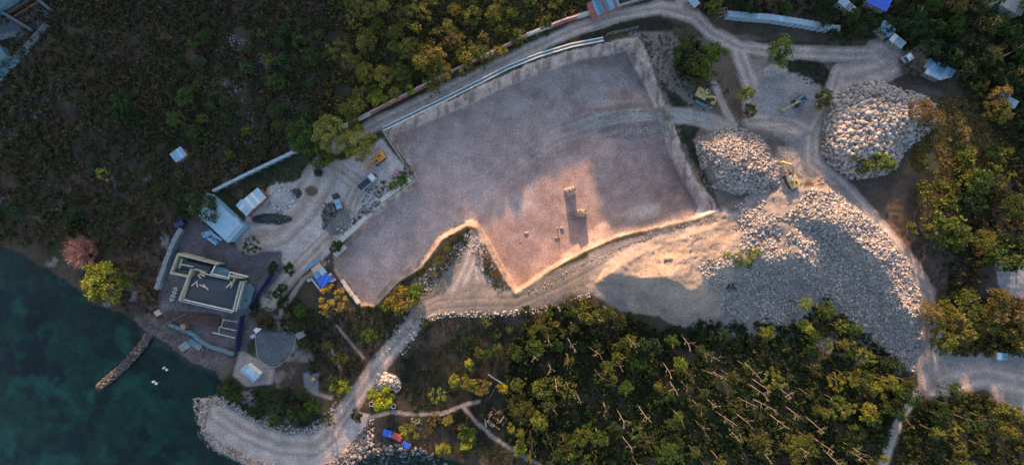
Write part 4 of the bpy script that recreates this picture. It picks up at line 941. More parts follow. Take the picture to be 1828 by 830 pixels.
wall_line('perimeter_wall', 'long white topped wall with ribbed panels near the top edge', 'wall', [(1298,31),(1330,34),(1370,37),(1410,43),(1450,50),(1486,56)], 11, 1.7, 1.0, ['weathered', 'concrete'], 'roof', 'roof_grey', capw=1.7)
for i, (P, l) in enumerate(([[(680,359),(700,344),(722,327),(743,313)], 'pale retaining slab at the upper western lip of the pit, longest one'], [[(668,382),(682,371)], 'short stepped slab between the two long slabs of the western lip'],
     [[(609,430),(630,411),(648,393),(664,380)], 'pale retaining slab in the middle of the western lip'], [[(598,456),(618,439)], 'short pale slab at the corner above the blue shack'], [[(588,489),(597,502)], 'small pale slab directly above the blue shack'])):
    wall_line('retaining_slab', l, 'retaining wall', P, 12, .7, 1.5, ['pale_concrete', 'pale_concrete'], None, None, 'concrete_block', jit=.2)
wall_line('retaining_slab', 'sunlit orange-tinged wall at the south-west corner of the pit', 'retaining wall', [(612,500),(625,520),(642,541)], 8, 1.1, .8, 'pale_concrete', None, None, 'concrete_block', jit=.2)
wall_line('hoarding', 'navy blue hoarding between the building site and the bushes, upper run', 'hoarding', [(488,490),(476,508),(464,525),(452,544)], 11, 2.3, .25, 'navy', None, 'dark', 'hoarding_panel')
wall_line('hoarding', 'navy blue hoarding beside the rebar mat, lower run', 'hoarding', [(437,563),(434,580),(431,600),(428,624)], 11, 2.4, .25, 'navy', None, 'dark', 'hoarding_panel')
wall_line('hoarding', 'small patch of blue sheeting at the top of the stepped retaining wall', 'hoarding', [(318,404),(334,396)], 9, 1.5, 1.7, 'navy', None, None, 'hoarding_panel')
wall_line('sea_wall', 'teal sea wall zigzagging below the rebar mat', 'wall', [(305,578),(325,586),(347,595),(360,607),(378,618),(400,624),(420,631)], 12, .8, 1.0, 'teal', 'teal', None, capw=1.15)

# ------------------------------------------------------------------ huts and houses
def roof_panels(parent, a, b, w, z0, z1, m, step=1.6, name='roof_panel', x0=0):
    """corrugated sheets: along x from a to b, sloping in y across w from z0 to z1"""
    n = max(1, round((b - a) / step)); s = (b - a) / n
    for i in range(n):
        bx = MB(); k = 8; vv = []; ff = []
        for j in range(k + 1):
            x = a + i * s + .03 + (s - .06) * j / k; dz = .045 * math.cos(j * math.pi); 
            for y, z in ((w[0], z0), (w[1], z1)): vv += [(x, y, z + dz), (x, y, z + dz - .05)]
        for j in range(k):
            q = j * 4; r = q + 4; ff += [(q, r, r + 2, q + 2), (q + 1, q + 3, r + 3, r + 1), (q, q + 1, r + 1, r), (q + 2, r + 2, r + 3, q + 3)]
        ff += [(0, 2, 3, 1), (k * 4, k * 4 + 1, k * 4 + 3, k * 4 + 2)]
        bx.add(vv, ff).build(name, rnd.choice(m) if isinstance(m, list) else m, parent, (0, 0, rnd.uniform(0, .03)))
def hut(name, label, cat, u, v, rz, L, Wd, h, roof, walls, pitch=.5, gable=False, step=1.6, z=None, openings=True):
    p = place_at(u, v, h); t = thing(name, label, cat, p, rz)
    b = MB()
    for c, d in (((0, Wd / 2 - .3, h / 2), (L - .6, .15, h)), ((0, -Wd / 2 + .3, h / 2), (L - .6, .15, h)), ((L / 2 - .3, 0, h / 2), (.15, Wd - .9, h)), ((-L / 2 + .3, 0, h / 2), (.15, Wd - .9, h))): b.box(c, d)
    b.build('wall', walls, t)
    if openings:
        MB().box((L * .15, -Wd / 2 + .2, h * .42), (.9, .12, h * .84)).build('door', 'wood', t)
        f = MB().box((-L * .2, -Wd / 2 + .2, h * .6), (1.1, .12, .8)).build('window', 'white', t); MB().box((-L * .2, -Wd / 2 + .13, h * .6), (.9, .06, .6)).build('pane', 'glass', f)
    if gable:
        roof_panels(t, -L / 2, L / 2, (-Wd / 2, 0), h, h + pitch, roof, step); roof_panels(t, -L / 2, L / 2, (0, Wd / 2), h + pitch, h, roof, step)
        MB().box((0, 0, h + pitch + .06), (L, .3, .08)).build('ridge_cap', roof if isinstance(roof, str) else roof[0], t)
    else: roof_panels(t, -L / 2, L / 2, (-Wd / 2, Wd / 2), h, h + pitch, roof, step)
    return t
D = math.radians
hut('long_shed', 'long shed with a bluish zinc roof beside the building site', 'shed', 390, 389, D(-43), 16.5, 8.0, 2.8, ['roof', 'roof', 'roof_grey'], 'ltblue', .5, step=1.4)
p = G(430, 394); t = thing('lean_to', 'small open lean-to with rusty frame at the end of the long zinc shed', 'lean-to', p, D(-46)); roof_panels(t, -1, 1.2, (-1, 1), 2.2, 2.4, 'white'); [MB().tube((x, y, -.2), (x, y, 2.2), .06, .06, 6).build('post', 'rust', t) for x in (-.9, 1.1) for y in (-.9, .9)]
hut('site_hut', 'white roofed hut with a blue roof patch, larger half of the split roof', 'hut', 454, 356, D(40), 7.2, 4.4, 2.6, ['roof', 'white', 'roof'], 'rust', .3, step=1.3)
MB()
hut('site_hut', 'narrow white roofed hut, smaller half of the split roof', 'hut', 436, 371, D(-46), 5.2, 3.0, 2.3, ['roof', 'white'], 'rust', .3, step=1.3)
p = G(448, 385); t = thing('barrel', 'red barrel standing beside the narrow white hut', 'barrel', p); MB().tube((0, 0, 0), (0, 0, .95), .42, .42, 12).build('drum', 'red', t); MB().ring((0, 0, .5), .42, .04).build('hoop', 'red', t)
hut('scrub_hut', 'small hut with blue-white sheets alone in the dark scrub', 'hut', 319, 276, D(35), 4.6, 3.4, 2.2, ['roof', 'ltblue'], 'rust', .3, step=1.1)
p = G(334, 279); t = thing('lean_to', 'lean-to of loose blue and rusty sheets beside the small scrub hut', 'lean-to', p, D(-38)); roof_panels(t, -1.6, 1.2, (-.9, .5), 1.9, 2.0, ['ltblue', 'rust']); [MB().tube((x, y, -.2), (x, y, 1.9), .05, .05, 6).build('post', 'rust', t) for x in (-1.4, 1.0) for y in (-.8, .4)]
# gable hut beside the gravel pad
hut('white_hut', 'small gabled hut with a pale roof below the dark gravel pad', 'hut', 446, 666, D(-38), 6.2, 3.4, 2.3, ['roof', 'roof_grey'], 'white', .6, True, 1.5)
p = G(456, 598)
for (u, v, a, b, rz, m, l) in ((460,588,2.2,1.6,.7,'white','white container lid at the head of the gravel pad'), (452,600,1.6,1.2,.5,'roof_grey','grey tank cover beside the gravel pad'), (538,597,3.2,2.2,.5,'concrete','grey concrete slab right of the gravel pad, larger'), (541,585,1.8,1.3,.2,'concrete','grey concrete slab right of the gravel pad, smaller'),
      (330,618,3.4,2.6,.6,'weathered','tilted concrete slab on the strand, left one'),(345,612,3.0,2.2,-.5,'teal','tilted concrete slab on the strand, middle one'),(356,618,2.4,2.0,.9,'weathered','tilted concrete slab on the strand, right one'),(283,558,2.2,1.8,.5,'plank','tan board lying at the root of the groyne')):
    p = G(u, v); t = thing('slab', l, 'slab', p, rz); MB().box((0, 0, .15), (a, b, .3), 0, .08, .05).build('slab_top', m, t, bevel=.04); MB().box((0, 0, -.1), (a * .8, b * .8, .4)).build('slab_foot', 'weathered', t)
p = G(561, 675); t = thing('wheelbarrow', 'small orange and black wheelbarrow on the paved patch', 'wheelbarrow', p, .6); MB().box((0, 0, .5), (1.1, .8, .4), taper=1.3).build('tray', 'orange', t); MB().ring((.75, 0, .22), .2, .06, 12, 6, 'y').build('wheel', 'rubber', t); [MB().tube((-.3, s, .4), (-1.2, s, .6), .04, .04).build('handle', 'dark', t) for s in (-.3, .3)]
p = G(498, 637)
pr = [(456,590),(457,615),(461,640),(478,656),(495,654),(512,642),(525,622),(529,600)]
wall_line('pad_kerb', 'thin pale kerb curving round the dark gravel pad', 'kerb', pr, 8, .15, .18, 'concrete', None, None, 'kerb_stone')

# blue shack beside the pit
p = G(576, 492); t = thing('tarpaulin_shack', 'open shack roofed with blue tarpaulins and odd sheets on the western lip', 'shack', p, D(-52)); z0 = 2.2
for c, d, m, nm in (((-4.6, .8, .25), (1.0, 5.4, .12), 'roof_blue', 'roof_sheet'), ((-4.1, 3.6, .1), (.25, .5, .1), 'dark', 'roof_sheet'), ((-2.6, 1.0, 0), (2.2, 3.6, .12), 'plank', 'roof_sheet'), ((-.8, 1.9, .12), (2.4, 2.2, .1), 'roof_grey', 'roof_sheet'),
                    ((-.9, -.4, .2), (2.2, 2.0, .1), 'roof_blue', 'roof_sheet'), ((2.0, .5, .1), (3.4, 4.4, .1), 'bluetarp', 'tarpaulin'), ((2.8, 3.0, -.3), (1.6, 1.2, .1), 'bluetarp', 'tarpaulin'), ((1.2, -2.6, .05), (5.0, .5, .12), 'ltblue', 'gutter_sheet')):
    b = MB(); n = 6; vv = []; 
    for i in range(n + 1):
        for j in range(n + 1): vv.append(((i / n - .5) * d[0], (j / n - .5) * d[1], .10 * math.sin(i * 2.1 + j * 1.3) * (1.6 if nm == 'tarpaulin' else .25)))
    k = len(vv); vv += [(x, y, z - .06) for x, y, z in vv]
    ff = [(i * (n + 1) + j, (i + 1) * (n + 1) + j, (i + 1) * (n + 1) + j + 1, i * (n + 1) + j + 1) for i in range(n) for j in range(n)]; ff += [tuple(q + k for q in f)[::-1] for f in ff]
    b.add(vv, ff).build(nm, m, t, (c[0], c[1], c[2] + z0))
for x in (-4.9, -3.6, -1.5, .4, 3.4):
    for y in (-2.2, 2.6): MB().tube((x, y, -.3), (x, y, z0), .08, .08, 6).build('post', 'wood', t)
for y in (-2.2, 2.6): MB().tube((-5, y, z0 - .1), (3.6, y, z0 - .1), .07, .07, 6).build('beam', 'wood', t)
p = G(553, 500); t = thing('water_tank', 'small whitish tank left of the blue shack', 'tank', p); MB().tube((0, 0, 0), (0, 0, .9), .5, .5, 12).build('tank_body', 'white', t); MB().tube((0, 0, .9), (0, 0, 1.05), .2, .2, 8).build('lid', 'dark', t)

# building under construction
def hz(x, y, z): return W(280 + x / 3.955, 430 + y / 3.955, z)
zb, zt = 3.0, 6.0
o = W(370, 500, zb); t = thing('unfinished_house', 'unfinished flat-topped house with cream walls and dark slate slabs above the sea wall', 'house', o)
def hwall(pts, m, th0=.5, z1=zt, nm='wall', z0=zb):
    w = [hz(x, y, z1) for x, y in pts]
    for a, b in zip(w[:-1], w[1:]):
        d = b - a; L = math.hypot(d.x, d.y); c = (a + b) / 2; th = th0 * .6
        MB().box((0, 0, (z1 - z0) / 2), (L + th - .02, th, z1 - z0)).build(nm, m, t, (c.x - o.x, c.y - o.y, z0 - zb + rnd.uniform(0, .03))).rotation_euler = (0, 0, math.atan2(d.y, d.x))
hwall([(150,95),(290,130)], 'cream', 1.1); hwall([(290,132),(425,165)], 'cream', .8); hwall([(145,100),(97,228)], 'cream', .9); hwall([(97,226),(215,252)], 'cream', 1.0); hwall([(165,165),(250,182)], 'cream', .6, 5.8); hwall([(175,130),(155,190)], 'cream', .5, 5.7)
hwall([(240,205),(160,415)], 'cream', 1.1); hwall([(190,415),(540,495)], 'white', .45, 5.6, 'window_frame', 5.2); hwall([(170,425),(530,506)], 'white', .25, 5.2, 'window_frame', 4.8); hwall([(225,265),(185,400)], 'plank', .3, 5.9)
hwall([(540,480),(590,290)], 'cream', .9); hwall([(556,495),(610,290)], 'white', .25, 5.9, 'window_frame', 5.5); hwall([(372,240),(505,268)], 'cream', .9); hwall([(505,260),(512,222)], 'white', .35, 6.1, 'window_frame', 5.6); hwall([(515,220),(640,250)], 'white', .4, 6.1, 'window_frame', 5.7); hwall([(520,245),(600,262)], 'cream', .8)
hwall([(545,262),(520,330)], 'cream', .45); hwall([(378,235),(408,175)], 'white', .4, 6.1, 'window_frame', 5.6); hwall([(395,232),(500,257)], 'white', .3, 6.2, 'window_frame', 5.8); hwall([(300,212),(335,222)], 'cream', .7); hwall([(262,200),(300,208)], 'cream', .5)
def hslab(pts, z, m, nm, th=.2):
    w = [hz(x, y, z) - o for x, y in pts]; MB().prism([(q.x, q.y) for q in w], z - zb - th, z - zb).build(nm, m, t)
hslab([(170,130),(380,185),(365,225),(250,205),(180,190)], 5.2, 'slate', 'floor_slab'); hslab([(150,195),(235,212),(228,240),(120,215)], 5.1, 'dark', 'floor_slab')
hslab([(240,260),(380,245),(500,270),(580,290),(530,480),(190,400)], 4.95, 'slate', 'floor_slab'); hslab([(410,175),(510,205),(495,250),(390,230)], 5.2, 'teal', 'floor_slab'); hslab([(610,300),(660,300),(690,340),(650,470),(560,490)], 3.5, 'teal', 'terrace_slab')
A = [hz(x, y, z) - o for x, y, z in ((190,400,5.1),(530,480,5.1),(465,360,6.1),(262,322,6.1),(585,300,5.1),(505,280,5.2),(290,262,5.2))]
for f, m in (((0, 1, 2, 3), 'dark'), ((1, 4, 2), 'slate'), ((2, 4, 5, 6, 3), 'slate'), ((3, 6, 0), 'dark')):
    q = [A[i] for i in f]; MB().add(q + [x - Vector((0, 0, .15)) for x in q], [tuple(range(len(q))), tuple(range(len(q), 2 * len(q)))[::-1]] + [(i, i + len(q), (i + 1) % len(q) + len(q), (i + 1) % len(q)) for i in range(len(q))]).build('roof_slab', m, t)
for i, (x, y) in enumerate(((285,310),(320,318),(345,325),(300,250),(320,240),(340,230),(525,300),(505,315),(265,300))):
    q = hz(x, y, 6.25) - o; MB().box((0, 0, 0), (1.6 + .5 * (i % 3), .42, .1), rnd.uniform(0, 3)).build('plank', 'plank', t, (q.x, q.y, q.z))
for x, y in ((130,340),(122,365),(112,390),(104,412)):
    q = hz(x, y, 3.6) - o; MB().box((0, 0, -.3), (1.3, 1.3, .6), .3).box((0, 0, .05), (.5, .5, .15), .3).build('column_footing', 'concrete', t, (q.x, q.y, q.z))
# rebar mat
o2 = G(345, 570); t2 = thing('rebar_mat', 'rusty rebar mat with a long pipe laid across, below the unfinished house', 'rebar mat', o2)
for i in range(15):
    a = hz(60 + i * 27, 482 + i * 3.5, 3.0) - o2; b = hz(80 + i * 25, 560 + i * 4, 2.4) - o2; a.z = b.z = .9; MB().tube(a, b, .06, .06, 4).build('bar', 'rebar', t2)
for i in range(7):
    a = hz(62 + i * 4, 485 + i * 13, 2.6) - o2; b = hz(440 - i * 2, 535 + i * 13, 2.6) - o2; a.z = b.z = .97; MB().tube(a, b, .06, .06, 4).build('bar', 'rebar', t2)
a = hz(80, 575, 2.6) - o2; b = hz(215, 512, 2.6) - o2; a.z = b.z = 1.1; MB().tube(a, b, .09, .09, 6).build('pipe', 'weathered', t2)
q = [hz(x, y, 2.8) - o2 for x, y in ((55,482),(445,530),(430,615),(240,590),(60,560))]; MB().prism([(w.x, w.y) for w in q], -.6, .8).build('earth_bed', mat('rusty_earth', (.075, .05, .045), .95, .5, .6), t2)
o3 = hz(500, 650, 3); t3 = thing('foundation_frame', 'white foundation beams in a grid beside the navy hoarding', 'foundation', G(408, 590))
for a, b in (((380,650),(570,695)),((430,610),(590,645)),((600,560),(570,695)),((575,560),(555,690)),((430,610),(425,655)),((455,560),(600,580)),((460,560),(440,612))):
    a = hz(*a, 3) - t3.location; b = hz(*b, 3) - t3.location; a.z = b.z = .5; MB().tube(a, b, .16, .16, 4).build('beam', 'pale_concrete', t3)
p = G(424, 588); t = thing('safety_cone', 'red cone standing on the white foundation grid', 'cone', p); MB().tube((0, 0, .05), (0, 0, 1.0), .4, .05, 10).build('cone_body', 'red', t); MB().box((0, 0, .03), (.9, .9, .06)).build('cone_base', 'dark', t)
p = G(333, 581); t = thing('crate', 'orange-brown crate beside the rebar mat', 'crate', (p.x, p.y, p.z)); MB().box((0, 0, .7), (1.5, 1.6, 1.4), .1).build('crate_box', 'wood', t); MB().box((0, 0, 1.45), (1.6, 1.7, .1), .1).build('lid', 'wood', t)
p = G(455, 392)
for (u, v, n, l, rz) in ((385,425,9,'pile of blue-grey roofing sheets beside the long shed', -.5), (372,420,5,'loose sheets left of the pile of roofing sheets', .3)):
    p = G(u, v); t = thing('sheet_pile', l, 'sheets', p, rz)
    for i in range(n): MB().box((rnd.uniform(-.8, .8), rnd.uniform(-1.4, 1.4), .1 + i * .09), (rnd.uniform(2, 4), rnd.uniform(.6, 1.0), .05), rnd.uniform(-.25, .25)).build('sheet', rnd.choice(['roof_grey', 'ltblue', 'roof_blue']), t)

# sheds near the top edge
t = hut('striped_shed', 'red walled shed with blue striped roof at the top beside the boundary wall', 'shed', 1077, 9, D(24), 10.0, 5.0, 2.4, ['ltblue', 'redwall', 'ltblue', 'roof_blue'], 'redwall', .3, step=.9)
hut('pale_roof_hut', 'pale blue-grey roofed hut at the top where the track leaves the frame', 'hut', 1238, 3, D(-50), 3.8, 2.4, 2.0, ['roof_grey', 'roof'], 'weathered', .2)
hut('blue_roof_hut', 'dark blue roofed building at the top right of the track fork', 'building', 1570, 2, D(-24), 7, 4.5, 3, ['bluetarp', 'navy'], 'weathered', .3)
hut('grey_roof_hut', 'grey roofed hut left of the dark blue roofed building at the top', 'hut', 1512, 10, D(-42), 6, 2.4, 2.6, ['roof_grey', 'weathered'], 'weathered', .3)
hut('teal_roof_hut', 'low hut with a deep blue roof beside the white board above the parked truck', 'hut', 1582, 52, D(-38), 5.0, 3.2, 2.3, ['roof_blue'], 'weathered', .3)
hut('white_board_hut', 'narrow hut with pale roof touching the head of the parked white truck', 'hut', 1602, 74, D(-38), 5.0, 2.6, 2.3, ['roof_grey', 'white'], 'weathered', .2)
hut('blue_roof_shed', 'long shed with a blue and white roof right of the bare fanned tree', 'shed', 1678, 122, D(-25), 9.5, 2.6, 2.5, ['roof_blue', 'ltblue'], 'white', .3, step=1.6)
hut('white_roof_shed', 'low white roofed annex on the front side of the blue roofed shed', 'shed', 1667, 133, D(-25), 6.0, 1.8, 2.0, ['roof', 'white'], 'weathered', .2, step=1.5)
hut('edge_house', 'pale flat roofed house cut by the upper right corner', 'house', 1808, 3, D(-28), 9, 6, 3.2, ['concrete', 'weathered'], 'concrete', .2, step=2.2)
hut('forest_hut', 'pale blue roofed hut among the trees on the far right', 'hut', 1798, 180, D(-28), 6.5, 2.6, 2.4, ['roof_grey', 'ltblue'], 'weathered', .3)
hut('clearing_hut', 'small blue covered stall at the edge of the lower right clearing', 'stall', 1788, 636, D(-5), 3.6, 2.4, 2.0, ['roof_blue', 'ltblue'], 'weathered', .2)
for (u, v, l, m, a) in ((1672,594,'tan plank platform among the trees above the lower right clearing','plank',3.2),):
    p = G(u, v); t = thing('platform', l, 'platform', p, -.05)
    for i in range(7): MB().box((0, -1.3 + i * .42, .5), (a, .38, .12)).build('plank', m, t)
    for x in (-1.3, 1.3):
        for y in (-1.1, 1.1): MB().box((x, y, .1), (.2, .2, .8)).build('post', 'wood', t)
# concrete lot in the north-west corner
o = G(30, 60); t = thing('concrete_works', 'shaded concrete building lot with long beams in the upper left corner', 'building lot', o)
def cb(a, b, w, h, m, nm):
    A_ = G(*a) - o; B_ = G(*b) - o; d = B_ - A_; c = (A_ + B_) / 2
    MB().box((0, 0, h / 2 - .3), (math.hypot(d.x, d.y), w, h + .6)).build(nm, m, t, c).rotation_euler = (0, 0, math.atan2(d.y, d.x))
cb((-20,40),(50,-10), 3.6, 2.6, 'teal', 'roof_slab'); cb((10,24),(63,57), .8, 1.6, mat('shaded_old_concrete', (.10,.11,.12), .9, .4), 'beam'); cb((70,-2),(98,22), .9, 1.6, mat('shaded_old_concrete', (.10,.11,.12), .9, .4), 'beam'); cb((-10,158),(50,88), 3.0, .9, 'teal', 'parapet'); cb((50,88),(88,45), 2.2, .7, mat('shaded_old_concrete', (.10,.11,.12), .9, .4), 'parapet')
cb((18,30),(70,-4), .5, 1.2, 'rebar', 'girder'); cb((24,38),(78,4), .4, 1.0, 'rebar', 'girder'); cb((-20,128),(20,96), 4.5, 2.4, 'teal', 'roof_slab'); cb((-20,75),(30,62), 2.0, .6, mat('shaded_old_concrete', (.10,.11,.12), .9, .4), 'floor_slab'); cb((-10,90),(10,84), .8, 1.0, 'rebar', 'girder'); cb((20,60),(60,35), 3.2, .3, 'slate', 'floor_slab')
# planks and small frames by the footpath
p = G(886, 747); t = thing('plank_stack', 'rows of pale orange planks laid on frames beside the footpath', 'planks', p, D(-35))
for i, (x, y, l) in enumerate(((-3.0,.5,3.4),(-2.4,-.2,2.8),(-1.2,1.9,2.2),(-.6,2.6,2.6),(.2,2.9,1.8),(1.6,2.0,2.2),(2.2,2.7,2.4),(2.8,2.2,1.7),(.4,.2,2.6),(1.0,-.2,2.9),(1.6,.4,2.4),(-2.0,-2.0,2.2),(-1.2,-2.2,2.4),(-.4,-2.4,2.2),(.4,-2.4,2.0))):
    MB().box((x, y, .45), (.32, l * .6, .1), D(-8 + 3 * (i % 4)), .05).build('plank', 'plank' if i % 3 else 'wood', t)
for y in (-2.3, -.1, 2.4): MB().box((-.2, y, .2), (6.5, .12, .4)).build('trestle', 'wood', t)
p = G(867, 755); t = thing('board', 'pale bluish board lying left of the rows of planks', 'board', p, D(100)); MB().box((0, 0, .2), (2.4, .5, .08), 0, .1).build('board_face', 'roof_grey', t); MB().box((0, 0, .05), (2.0, .1, .3)).build('batten', 'wood', t)
o = G(880, 690)
for (u, v, l) in ((664,720,'white-rimmed tyre at the left foot of the lime green bush'), (703,724,'white-rimmed tyre with a brick inside right of the lime green bush'), (697,722,'half hidden pale tyre between the lime bush and the right tyre')):
    p = G(u, v); t = thing('tyre', l, 'tyre', p); MB().ring((0, 0, .28), .78, .22, 20, 8).build('tyre_wall', 'rubber', t); MB().ring((0, 0, .42), .78, .12, 20, 6).build('white_rim', 'palewhite', t)
def tarp(u, v, a, b, rz, m, l):
    p = G(u, v); t = thing('tarpaulin', l, 'tarpaulin', p, rz); n = 7; z = [[(rnd.uniform(0, .22)) + .9 for _ in range(n + 1)] for _ in range(n + 1)]
    vv = [((i / n - .5) * a * (1 + rnd.uniform(-.04, .04)), (j / n - .5) * b * (1 + rnd.uniform(-.06, .06)), z[i][j]) for i in range(n + 1) for j in range(n + 1)]
    k = len(vv); vv += [(x, y, q - .04) for x, y, q in vv]
    ff = [(i * (n + 1) + j, (i + 1) * (n + 1) + j, (i + 1) * (n + 1) + j + 1, i * (n + 1) + j + 1) for i in range(n) for j in range(n)]; ff += [tuple(q + k for q in f)[::-1] for f in ff]
    MB().add(vv, ff).build('sheet', m, t)
    for x in (-a * .42, a * .42):
        for y in (-b * .38, b * .38): MB().tube((x, y, -.2), (x, y, .9), .05, .05, 5).build('stake', 'wood', t)
tarp(693, 770, 3.2, 2.4, -.3, 'bluetarp', 'larger blue tarpaulin at the left end of the row')
tarp(710, 776, 3.4, 2.2, -.45, 'redtarp', 'faded red tarpaulin between the two blue ones')
tarp(727, 791, 3.0, 1.8, -.5, 'bluetarp', 'smaller blue tarpaulin at the right end of the row')
p = G(1291, 33)
for (u, v, l, lean) in ((1283, 30, 'bare timber skeleton of a small hut left of the white topped wall', .3),):
    p = G(u, v); t = thing('hut_skeleton', l, 'hut skeleton', p, lean)
    for x in (-1.6, 1.6):
        for y in (-1.2, 1.2): MB().tube((x, y, -.2), (x, y, 2.3), .09, .09, 5).build('post', 'greytwig', t)
    for y in (-1.2, 0, 1.2): MB().tube((-1.8, y, 2.3), (1.8, y, 2.3), .08, .08, 5).build('beam', 'greytwig', t)
    for x in (-1.6, -.5, .5, 1.6): MB().tube((x, -1.3, 2.36), (x, 1.3, 2.36), .06, .06, 5).build('rafter', 'greytwig', t)
for (u, v, L, rz, l) in ((1785,100,7,.5,'pale fallen trunk showing through the trees at the upper right'),(1618,38,6,.9,'thin pale fallen trunk by the huts at the upper right'),(880,683,1,0,'')):
    if not l: continue
    p = G(u, v, 3.2); t = thing('log', l, 'log', p, rz); MB().tube((-L / 2, 0, 0), (L / 2, 0, .3), .16, .1, 7).build('stem', 'deadwood', t); MB().tube((L * .3, 0, .2), (L * .45, .9, .7), .08, .03, 5).build('branch', 'deadwood', t); MB().tube((-L / 2, 0, -3.4), (-L / 2, 0, 0), .14, .14, 6).build('stump', 'deadwood', t)
for (u, v, L, rz, l) in ((1270,152,3.5,0.0,'dark log lying above the dusty yellow excavator'),(1260,140,2.6,1.4,'short reddish log beside the tree clump at the east rim'),(1372,700,.1,0,'')):
    if L < 1: continue
    p = G(u, v); t = thing('log', l, 'log', p, rz); MB().tube((-L / 2, 0, .2), (L / 2, 0, .25), .2, .15, 8).build('stem', 'bark', t); MB().tube((0, 0, .25), (.5, .5, .4), .08, .03, 5).build('branch', 'bark', t)
for i, (du, dv, L, rz) in enumerate(((0,0,2.6,.45),(-4,5,3.0,.5),(2,10,2.8,.35),(-5,12,2.0,.7))):
    p = G(1460 + du, 318 + dv); t = thing('timber', ['upper', 'second', 'third', 'lowest'][i] + ' of the four pale timbers lying beside the track below the gravel heap', 'timber', p, rz)
    MB().box((0, 0, .15), (L, .28, .25)).build('stem', 'plank', t)

# ------------------------------------------------------------------ machines
def excavator(u, v, rz, label, body='yellow', house=0.0, fold=1.0, s=1.0, cabm='glass', boomm=None, hoodm=None):
    boomm = boomm or body
    p = G(u, v); t = thing('excavator', label, 'excavator', p, rz); t.scale = (s, s, s)
    ch = MB().box((0, 0, .65), (2.6, 1.5, .5)).build('undercarriage', 'dark', t)
    for y in (-1.15, 1.15):
        tr = MB().sideprism([(-2.0, .1), (1.9, .1), (2.2, .45), (2.0, .85), (-2.0, .85), (-2.25, .45)], y - .3, y + .3).build('track', 'track', t, bevel=.05)
        tr.rotation_euler = (0, 0, -house) if False else (0, 0, 0)
        m = MB()
        for k in range(14): m.box((-2.0 + k * .305, y, .87), (.16, .64, .07))
        m.build('grouser', 'dark', tr)
    R = thing  # (house parts are turned with the machine)
    hb = MB().sideprism([(-2.1, 1.0), (1.3, 1.0), (1.3, 1.5), (.6, 1.65), (-2.0, 1.85), (-2.25, 1.5)], -1.35, 1.35).build('body', body, t, bevel=.1)
    MB().box((-1.1, .1, 1.88), (1.3, 1.6, .16)).build('engine_hood', hoodm or body, hb, bevel=.05)
    MB().box((-1.1, -.2, 2.0), (.7, .5, .08)).build('grille', 'dark', hb); MB().tube((-.6, .7, 1.9), (-.6, .7, 2.35), .07, .07, 6).build('exhaust', 'dark', hb)
    MB().sideprism([(-2.35, 1.05), (-1.9, 1.05), (-1.9, 1.95), (-2.3, 1.9), (-2.5, 1.5)], -1.3, 1.3).build('counterweight', body, t, bevel=.12)
    cb_ = MB().sideprism([(-.3, 1.4), (1.3, 1.4), (1.35, 2.2), (1.1, 2.75), (-.25, 2.8)], .35, 1.3).build('cab', body, t, bevel=.07)
    MB().sideprism([(1.34, 1.6), (1.385, 1.6), (1.42, 2.2), (1.18, 2.65), (1.13, 2.65)], .45, 1.2).build('windscreen', cabm, cb_); MB().box((.5, .83, 2.81), (.9, .6, .06)).build('roof_hatch', cabm, cb_)
    MB().box((.5, 1.31, 2.15), (1.1, .05, .8)).build('side_window', cabm, cb_)
    def beam(pts, w0, w1, nm, m):
        b = MB(); n = len(pts)
        for k in range(n - 1):
            a, c = Vector(pts[k]), Vector(pts[k + 1]); ww = w0 + (w1 - w0) * k / max(1, n - 2); d = (c - a); L = d.length
            b.box((a + c) / 2, (L + ww * .6, .42, ww), 0, -math.atan2(d.z, d.x))
        return b.build(nm, m, t, bevel=.04)
    e = 4.6 * fold
    beam([(.9, -.35, 1.5), (2.2, -.35, 3.1), (3.5 * fold + .3, -.35, 3.4), (e, -.35, 2.9)], .55, .38, 'boom', boomm)
    beam([(e - .2, -.35, 3.3), (e + 1.2 * fold, -.35, .9)], .36, .3, 'arm', boomm)
    MB().tube((1.4, -.1, 1.4), (2.6, -.1, 2.9), .09, .09, 6).tube((1.4, -.6, 1.4), (2.6, -.6, 2.9), .09, .09, 6).tube((3.0, -.35, 3.7), (e - .2, -.35, 3.6), .09, .08, 6).build('cylinder', 'weathered', t)
    x = e + 1.2 * fold; MB().sideprism([(x - .1, .95), (x + .3, .8), (x + .25, .15), (x - .5, -.0), (x - .85, .2), (x - .4, .3), (x - .15, .5)], -.9, .2).build('bucket', boomm, t, bevel=.03)
    return t
excavator(677, 285, D(222), 'orange excavator with its arm bent to the left beside the golden olive tree', 'orange', 0, .85, 1.0)
excavator(1252, 172, D(-28), 'dusty yellow excavator parked below the tree clump at the east rim', 'dust_yellow', 0, .75, 1.05)
excavator(1423, 183, D(212), 'teal and black excavator with a pale yellow boom beside the low gravel rise', 'steelblue', 0, 1.05, .95, boomm='dust_yellow', hoodm='dark')
excavator(1408, 322, D(118), 'yellow excavator with a white cab roof digging in the rubble heap', 'dust_yellow', 0, 1.0, 1.1, 'white')
p = G(1250, 186); t = thing('spare_track', 'grey-blue steel bin lying left of the dusty yellow excavator', 'bin', p, D(-32)); MB().box((0, 0, .4), (3.8, .9, .6)).build('bin_body', 'steelblue', t, bevel=.05); MB().box((0, 0, .72), (3.5, .65, .06)).build('bin_floor', 'teal', t)
t.name = 'steel_bin'
p = G(1268, 193); t = thing('spare_bucket', 'blue spare bucket lying below the dusty yellow excavator', 'bucket', p, D(20)); MB().box((0, 0, .3), (1.4, .9, .6), taper=.7).build('bucket_shell', 'steelblue', t, bevel=.05); MB().box((0, .45, .1), (1.2, .2, .1)).build('bucket_teeth', 'dark', t)

